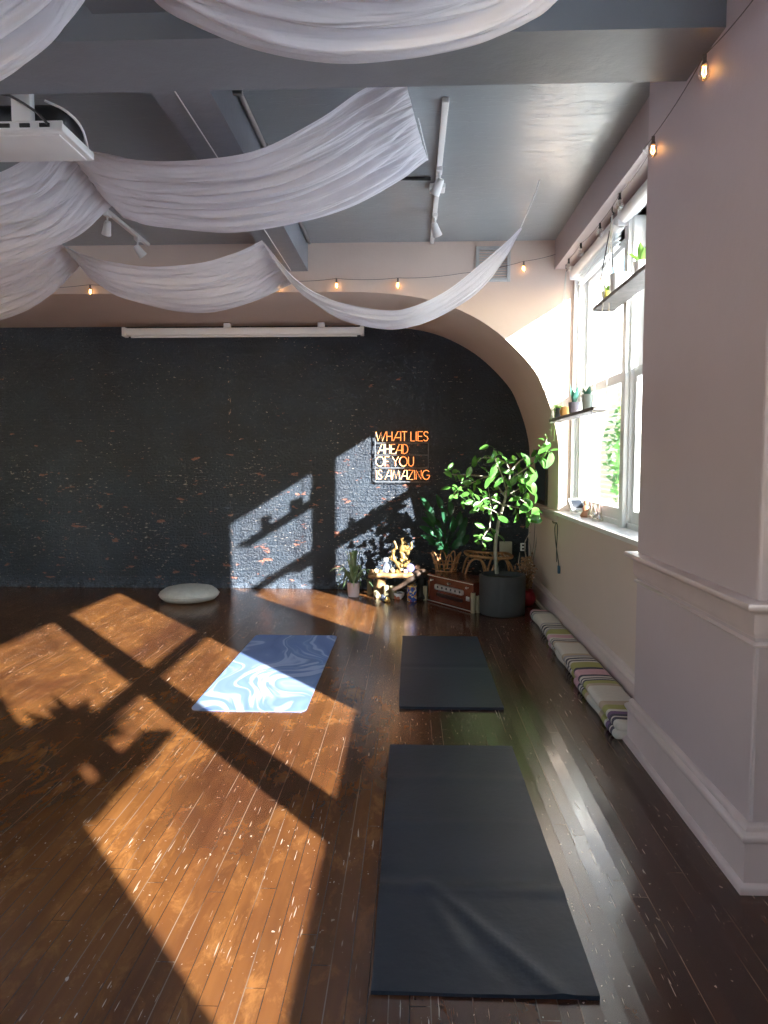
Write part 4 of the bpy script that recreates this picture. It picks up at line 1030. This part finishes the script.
# ------------------------------------------------------------------ on the window sill
sz = ZS+.0125
t = thing('smart_display', (1.44, 6.28, sz), 'white tilted smart display with a dark screen at the far end of the sill', 'display')
b = nb(); lathe(b, [(0, 0), (.05, 0), (.052, .006), (.03, .016), (0, .018)], (1.44, 6.30, sz), 20); obj('base', b, M['white'], t)
Rr = Matrix.Rotation(.5, 3, 'Z') @ Matrix.Rotation(-.55, 3, 'X'); c = Vector((1.43, 6.27, sz+.085))
b = nb(); obox(b, c, (.15, .014, .115), Rr, .006); dp = obj('screen_frame', b, M['white'], t)
b = nb(); obox(b, c+Rr @ Vector((0, -.0085, 0)), (.118, .004, .08), Rr, .001); obj('screen', b, M['black'], dp)
b = nb(); tube(b, [(1.44, 6.30, sz+.01), (1.436, 6.29, sz+.07)], .012, 8); obj('neck', b, M['white'], t)
copper = plain('copper_ceramic', (.50, .22, .12), .3, var=.2, scale=20)
t = thing('figurine', (1.43, 5.93, sz), 'small copper-brown sitting figurine on the sill beside the display', 'figurine')
b = nb(); lathe(b, [(0, 0), (.04, 0), (.048, .012), (.04, .03), (.027, .05), (.030, .075), (.022, .092), (.012, .098), (.018, .108), (.02, .122), (.012, .136), (0, .14)], (1.43, 5.93, sz), 18); obj('body', b, copper, t)
for i, (x, y, h, l) in enumerate(((1.44, 5.78, .11, 'tall clear glass vase on the sill next to the copper figurine'), (1.47, 5.68, .07, 'small clear glass jar on the sill behind the tall glass vase'), (1.43, 5.56, .06, 'low glass dish on the sill nearest the camera'))):
    t = thing('glass_vase', (x, y, sz), l, 'vase', 'glassware on the window sill')
    b = nb(); r = .03+.006*i; lathe(b, [(0, 0), (r, 0), (r*1.1, h*.3), (r*.6, h*.8), (r*.8, h), (r*.72, h), (r*.5, h*.8), (r, h*.3), (0, .01)], (x, y, sz), 18); obj('glass', b, gl, t)
    b = nb()
    for k in range(5): tube(b, [(x, y, sz+.01), (x+random.uniform(-.04, .04), y+random.uniform(-.04, .04), sz+h+random.uniform(.03, .1))], .002, 5)
    obj('sprigs', b, plain('blush_sprig', (.6, .4, .35), .7), t)

# ------------------------------------------------------------------ hanging shelves
shw = plain('grey_weathered_shelf_wood', (.17, .15, .14), .6, var=.25, scale=12, bump=.3)
rope = plain('pale_rope', (.6, .57, .52), .8); ropeb = plain('dark_rope', (.07, .06, .06), .8)
def hshelf(x0, x1, y0, y1, z, label, ztop=3.205, xt=1.40):
    t = thing('hanging_shelf', ((x0+x1)/2, (y0+y1)/2, z), label, 'shelf', 'wooden shelves hung on ropes before the windows')
    b = nb(); box(b, x0, x1, y0, y1, z, z+.026, .003); obj('board', b, shw, t, smooth=False)
    for yy in (y0+.06, y1-.06):
        xm = xt; ytop = yy+(.0)
        b = nb(); tube(b, cat([(xm, ytop, ztop), (xm, ytop, ztop-.035), (xm+.012, ytop, ztop-.045), (xm, ytop, ztop-.06)], 8), .004, 6); obj('hook', b, M['dkmetal'], t)
        b = nb()
        for xx in (x0+.008, x1-.008): tube(b, [(xm, ytop, ztop-.055), (xx, yy, z+.03), (xx, yy, z-.008)], .0042, 6)
        tube(b, [(x0+.008, yy, z-.006), (x1-.008, yy, z-.006)], .0042, 6); obj('rope', b, ropeb if z > 2.2 else rope, t)
    return t
hshelf(1.30, 1.45, 4.10, 5.32, 2.565, 'upper rope-hung shelf close under the bulkhead of the window')
hshelf(1.235, 1.345, 4.98, 6.55, 1.838, 'lower rope-hung shelf of small plants near the arch', xt=1.35)
def potl(x, y, z, r, h, m, name='potted_succulent'):
    pass
zz = 1.838+.0265
succ = leaf_mat('blue_green_succulent', (.05, .16, .13), (.11, .27, .2), .4, .2); lg = leaf_mat('light_green_leaf', (.22, .40, .10), (.35, .5, .15), .4, .4)
def shelf_plant(x, y, z, r, h, potm, label, lm, n, L, W, spread=.6, trail=False, cat_='plant'):
    t = thing('potted_plant', (x, y, z), label, cat_, 'little potted plants on the hanging shelves')
    b = nb(); lathe(b, [(0, 0), (r*.8, 0), (r*.85, .004), (r, h), (r*.9, h), (r*.86, h*.86), (0, h*.84)], (x, y, z), 20); obj('pot', b, potm, t)
    b = nb()
    for i in range(n):
        a = i*2.4; dv = Vector((math.cos(a)*spread, math.sin(a)*spread, 1)); leaf(b, (x+.3*r*math.cos(a), y+.3*r*math.sin(a), z+h*.84), dv, (-math.cos(a)*.8, -math.sin(a)*.8, .5), L*random.uniform(.7, 1.1), W, random.uniform(-.2, .3), .3, 6, 3)
    if trail:
        for k in range(5):
            a = PI+random.uniform(-1, 1)*.9; p0 = Vector((x, y, z+h)); pts = [p0, p0+Vector((r*math.cos(a)*1.2, r*math.sin(a)*1.4, .02)), p0+Vector((r*math.cos(a)*1.6, r*math.sin(a)*2, -h-.05*k))]
            pp = cat(pts, 8); tube(b, pp, .0015, 5)
            for q in pp[2:]: leaf(b, q, (random.uniform(-1, 1), random.uniform(-1, 1), .2), (0, 0, 1), .025, .02, .2, .2, 3, 2)
    obj('leaves', b, lm, t, angle=180); return t
shelf_plant(1.285, 6.38, zz, .042, .085, plain('black_pot', (.02, .022, .022), .5), 'light green trailing plant in a black pot at the arch end of the lower shelf', lg, 9, .06, .03, .8, True)
b = nb(); lathe(b, [(0, 0), (.036, 0), (.044, .03), (.044, .05), (.03, .078), (.0, .09)], (1.285, 6.12, zz), 18)
tag(obj('candle_holder', b, plain('amber_ceramic', (.70, .36, .10), .4)), 'rounded amber holder between the black pot and the grey pot', 'candle holder')
shelf_plant(1.29, 5.80, zz, .046, .09, plain('grey_violet_pot', (.25, .23, .28), .5), 'tall pointed snake plant in a grey-violet pot on the lower shelf', succ, 9, .16, .035, .25)
shelf_plant(1.29, 5.38, zz, .042, .115, plain('sage_pot', (.40, .43, .38), .5), 'paddle-leaved succulent in a tall sage-grey pot on the lower shelf', succ, 5, .085, .04, .5)
zz2 = 2.565+.0265
t = thing('white_planter', (1.375, 4.95, zz2), 'white planter standing on the upper hanging shelf', 'planter', )
b = nb(); lathe(b, [(0, 0), (.055, 0), (.06, .005), (.066, .13), (.06, .13), (.055, .02), (0, .015)], (1.375, 4.90, zz2), 22); obj('pot', b, M['white'], t)
shelf_plant(1.375, 5.16, zz2, .05, .075, plain('yellow_pot', (.62, .56, .12), .4), 'small plant in a yellow pot at the far end of the upper shelf', lg, 8, .07, .03, .7)
shelf_plant(1.375, 4.45, zz2, .05, .09, M['white'], 'leafy plant in a white pot toward the pillar end of the upper shelf', lg, 10, .14, .045, .8)
# shelf and plant in the near window, whose shadow lies on the floor
hshelf(1.30, 1.46, -.62, .38, 1.72, 'rope-hung shelf in the near window beside the camera')
shelf_plant(1.38, -.18, 1.72+.0265, .09, .15, potg, 'big leafy plant on the shelf of the near window', lg, 26, .42, .10, 1.2)
shelf_plant(1.38, -.50, 1.72+.0265, .07, .12, potg, 'smaller leafy plant at the far end of the near window shelf', succ, 20, .34, .08, 1.0)

# ------------------------------------------------------------------ outside
gr = plain('outdoor_ground', (.60, .63, .70), .95, var=.2, scale=.5)
b = nb(); box(b, -50, 60, -50, 60, -1.2, -1.0); struct('ground_outside', b, gr, smooth=False)
bw = paint('white_render', (.78, .76, .72), .8, .1, .04, 4)
t = thing('house', (8, 24, -1), 'sunlit white rendered house beyond the window', 'house')
b = nb(); box(b, 5.2, 6.62, 20, 30, -1, 6.0); obj('wall', b, bw, t, smooth=False)
b = nb(); box(b, 5.1, 6.72, 19.8, 30.2, 6.0, 6.25); obj('roof', b, plain('roof_edge', (.3, .28, .26), .7), t, smooth=False)
for z in (.2, 3.0):
    b = nb(); box(b, 5.5, 6.2, 19.96, 20.02, z, z+1.5); w = obj('window', b, plain('dark_pane', (.2, .25, .3), .15), t, smooth=False)
yb_ = NT('tan_brick'); v = yb_.coord('Object'); sp = yb_.n('SeparateXYZ', Vector=v); vv = yb_.n('CombineXYZ', X=sp.outputs[0], Y=sp.outputs[2]).outputs[0]
bt = yb_.n('TexBrick', Vector=vv, Color1=(.55, .42, .24), Color2=(.62, .5, .3), Mortar=(.7, .65, .55), Scale=1.0, Mortar__Size=.012, Brick__Width=.3, Row__Height=.1)
yb_.bsdf(Base__Color=bt.outputs[0], Roughness=.85)
t = thing('brick_building', (7, 15, -1), 'low tan brick building beyond the window', 'building')
b = nb(); box(b, 3.98, 4.30, 14.0, 19, -1, 3.1); obj('wall', b, yb_.m, t, smooth=False)
b = nb(); box(b, 3.9, 4.4, 13.9, 19.1, 3.1, 3.2); obj('coping', b, bw, t, smooth=False)
bush = leaf_mat('garden_leaf', (.07, .17, .05), (.16, .30, .09), .5, .35)
def gtree(x, y, h, r, label):
    t = thing('garden_tree', (x, y, -1), label, 'tree', 'garden trees beyond the window')
    b = nb(); tube(b, cat([(x, y, -1.0), (x+.1, y, h*.3), (x-.05, y, h*.65)], 8), [.16-.01*i for i in range(9)], 9)
    for k in range(6): a = k*1.05; tube(b, [(x, y, h*.35), (x+.5*r*math.cos(a), y+.5*r*math.sin(a), h*.7)], [.06, .02], 6)
    obj('trunk', b, bark, t)
    b = nb()
    for i in range(2600):
        d_ = Vector((random.gauss(0, 1), random.gauss(0, 1), random.gauss(0, 1))).normalized()*random.uniform(.55, 1.0)
        c = Vector((x+d_.x*r, y+d_.y*r, h*.62+d_.z*h*.5))
        leaf(b, c, (random.gauss(0, 1), random.gauss(0, 1), random.gauss(0, 1)-.3), (random.gauss(0, 1), random.gauss(0, 1), 1), .13, .07, .2, .2, 2, 2)
    obj('crown', b, bush, t, angle=180)
gtree(3.95, 11.9, 2.5, .75, 'leafy garden tree just beyond the window')
gtree(5.9, 13.6, 3.4, 1.5, 'broad garden tree behind the first one')
gtree(8.4, 18.5, 4.6, 2.2, 'tall garden tree farthest from the window')

# ------------------------------------------------------------------ light: low sun through the windows, sky
SUN = Vector((-.80, 1.0, -.50)).normalized()
sd = bpy.data.lights.new('sun', 'SUN'); so = bpy.data.objects.new('sun', sd); COL.objects.link(so)
so.rotation_euler = SUN.to_track_quat('-Z', 'Y').to_euler(); so.location = (8, -10, 8)
sd.energy = 58.0; sd.angle = math.radians(.55); sd.color = (1.0, .96, .92)
w = bpy.data.worlds.new('sky'); S.world = w; w.use_nodes = True; nt = w.node_tree; nt.nodes.clear()
o_ = nt.nodes.new('ShaderNodeOutputWorld'); bg = nt.nodes.new('ShaderNodeBackground'); sk = nt.nodes.new('ShaderNodeTexSky')
sk.sky_type = 'NISHITA'; sk.sun_disc = False; sk.sun_elevation = math.asin(-SUN.z); sk.sun_rotation = math.atan2(-SUN.x, -SUN.y)
sk.air_density = 1.2; sk.dust_density = .6
nt.links.new(sk.outputs[0], bg.inputs[0]); nt.links.new(bg.outputs[0], o_.inputs[0]); bg.inputs[1].default_value = .95
# window portals guide the skylight into the room
def portal(loc, rot, sx, sy):
    l = bpy.data.lights.new('sky_portal', 'AREA'); l.shape = 'RECTANGLE'; l.size = sx; l.size_y = sy
    l.cycles.is_portal = True; o = bpy.data.objects.new('sky_portal', l); COL.objects.link(o); o.location = loc; o.rotation_euler = rot
for (y0, y1) in (W1, W2): portal((1.80, (y0+y1)/2, 2.1), (0, PI/2, 0), 2.3, y1-y0)
for h in LW: portal((XL-.35, (h[0]+h[1])/2, 2.05), (0, -PI/2, 0), 2.2, h[1]-h[0])
for h in RW: portal(((h[0]+h[1])/2, YR-.35, 2.05), (PI/2, 0, 0), h[1]-h[0], 2.2)
vs = S.view_settings; vs.view_transform = 'Standard'; vs.look = 'None'; vs.gamma = 1; vs.use_curve_mapping = False; vs.exposure = 0.26
S.cycles.use_denoising = True
S.cycles.max_bounces = 12; S.cycles.diffuse_bounces = 6; S.cycles.glossy_bounces = 4; S.cycles.transparent_max_bounces = 12
S.cycles.sample_clamp_indirect = 8
S.cycles.caustics_reflective = False; S.cycles.caustics_refractive = False
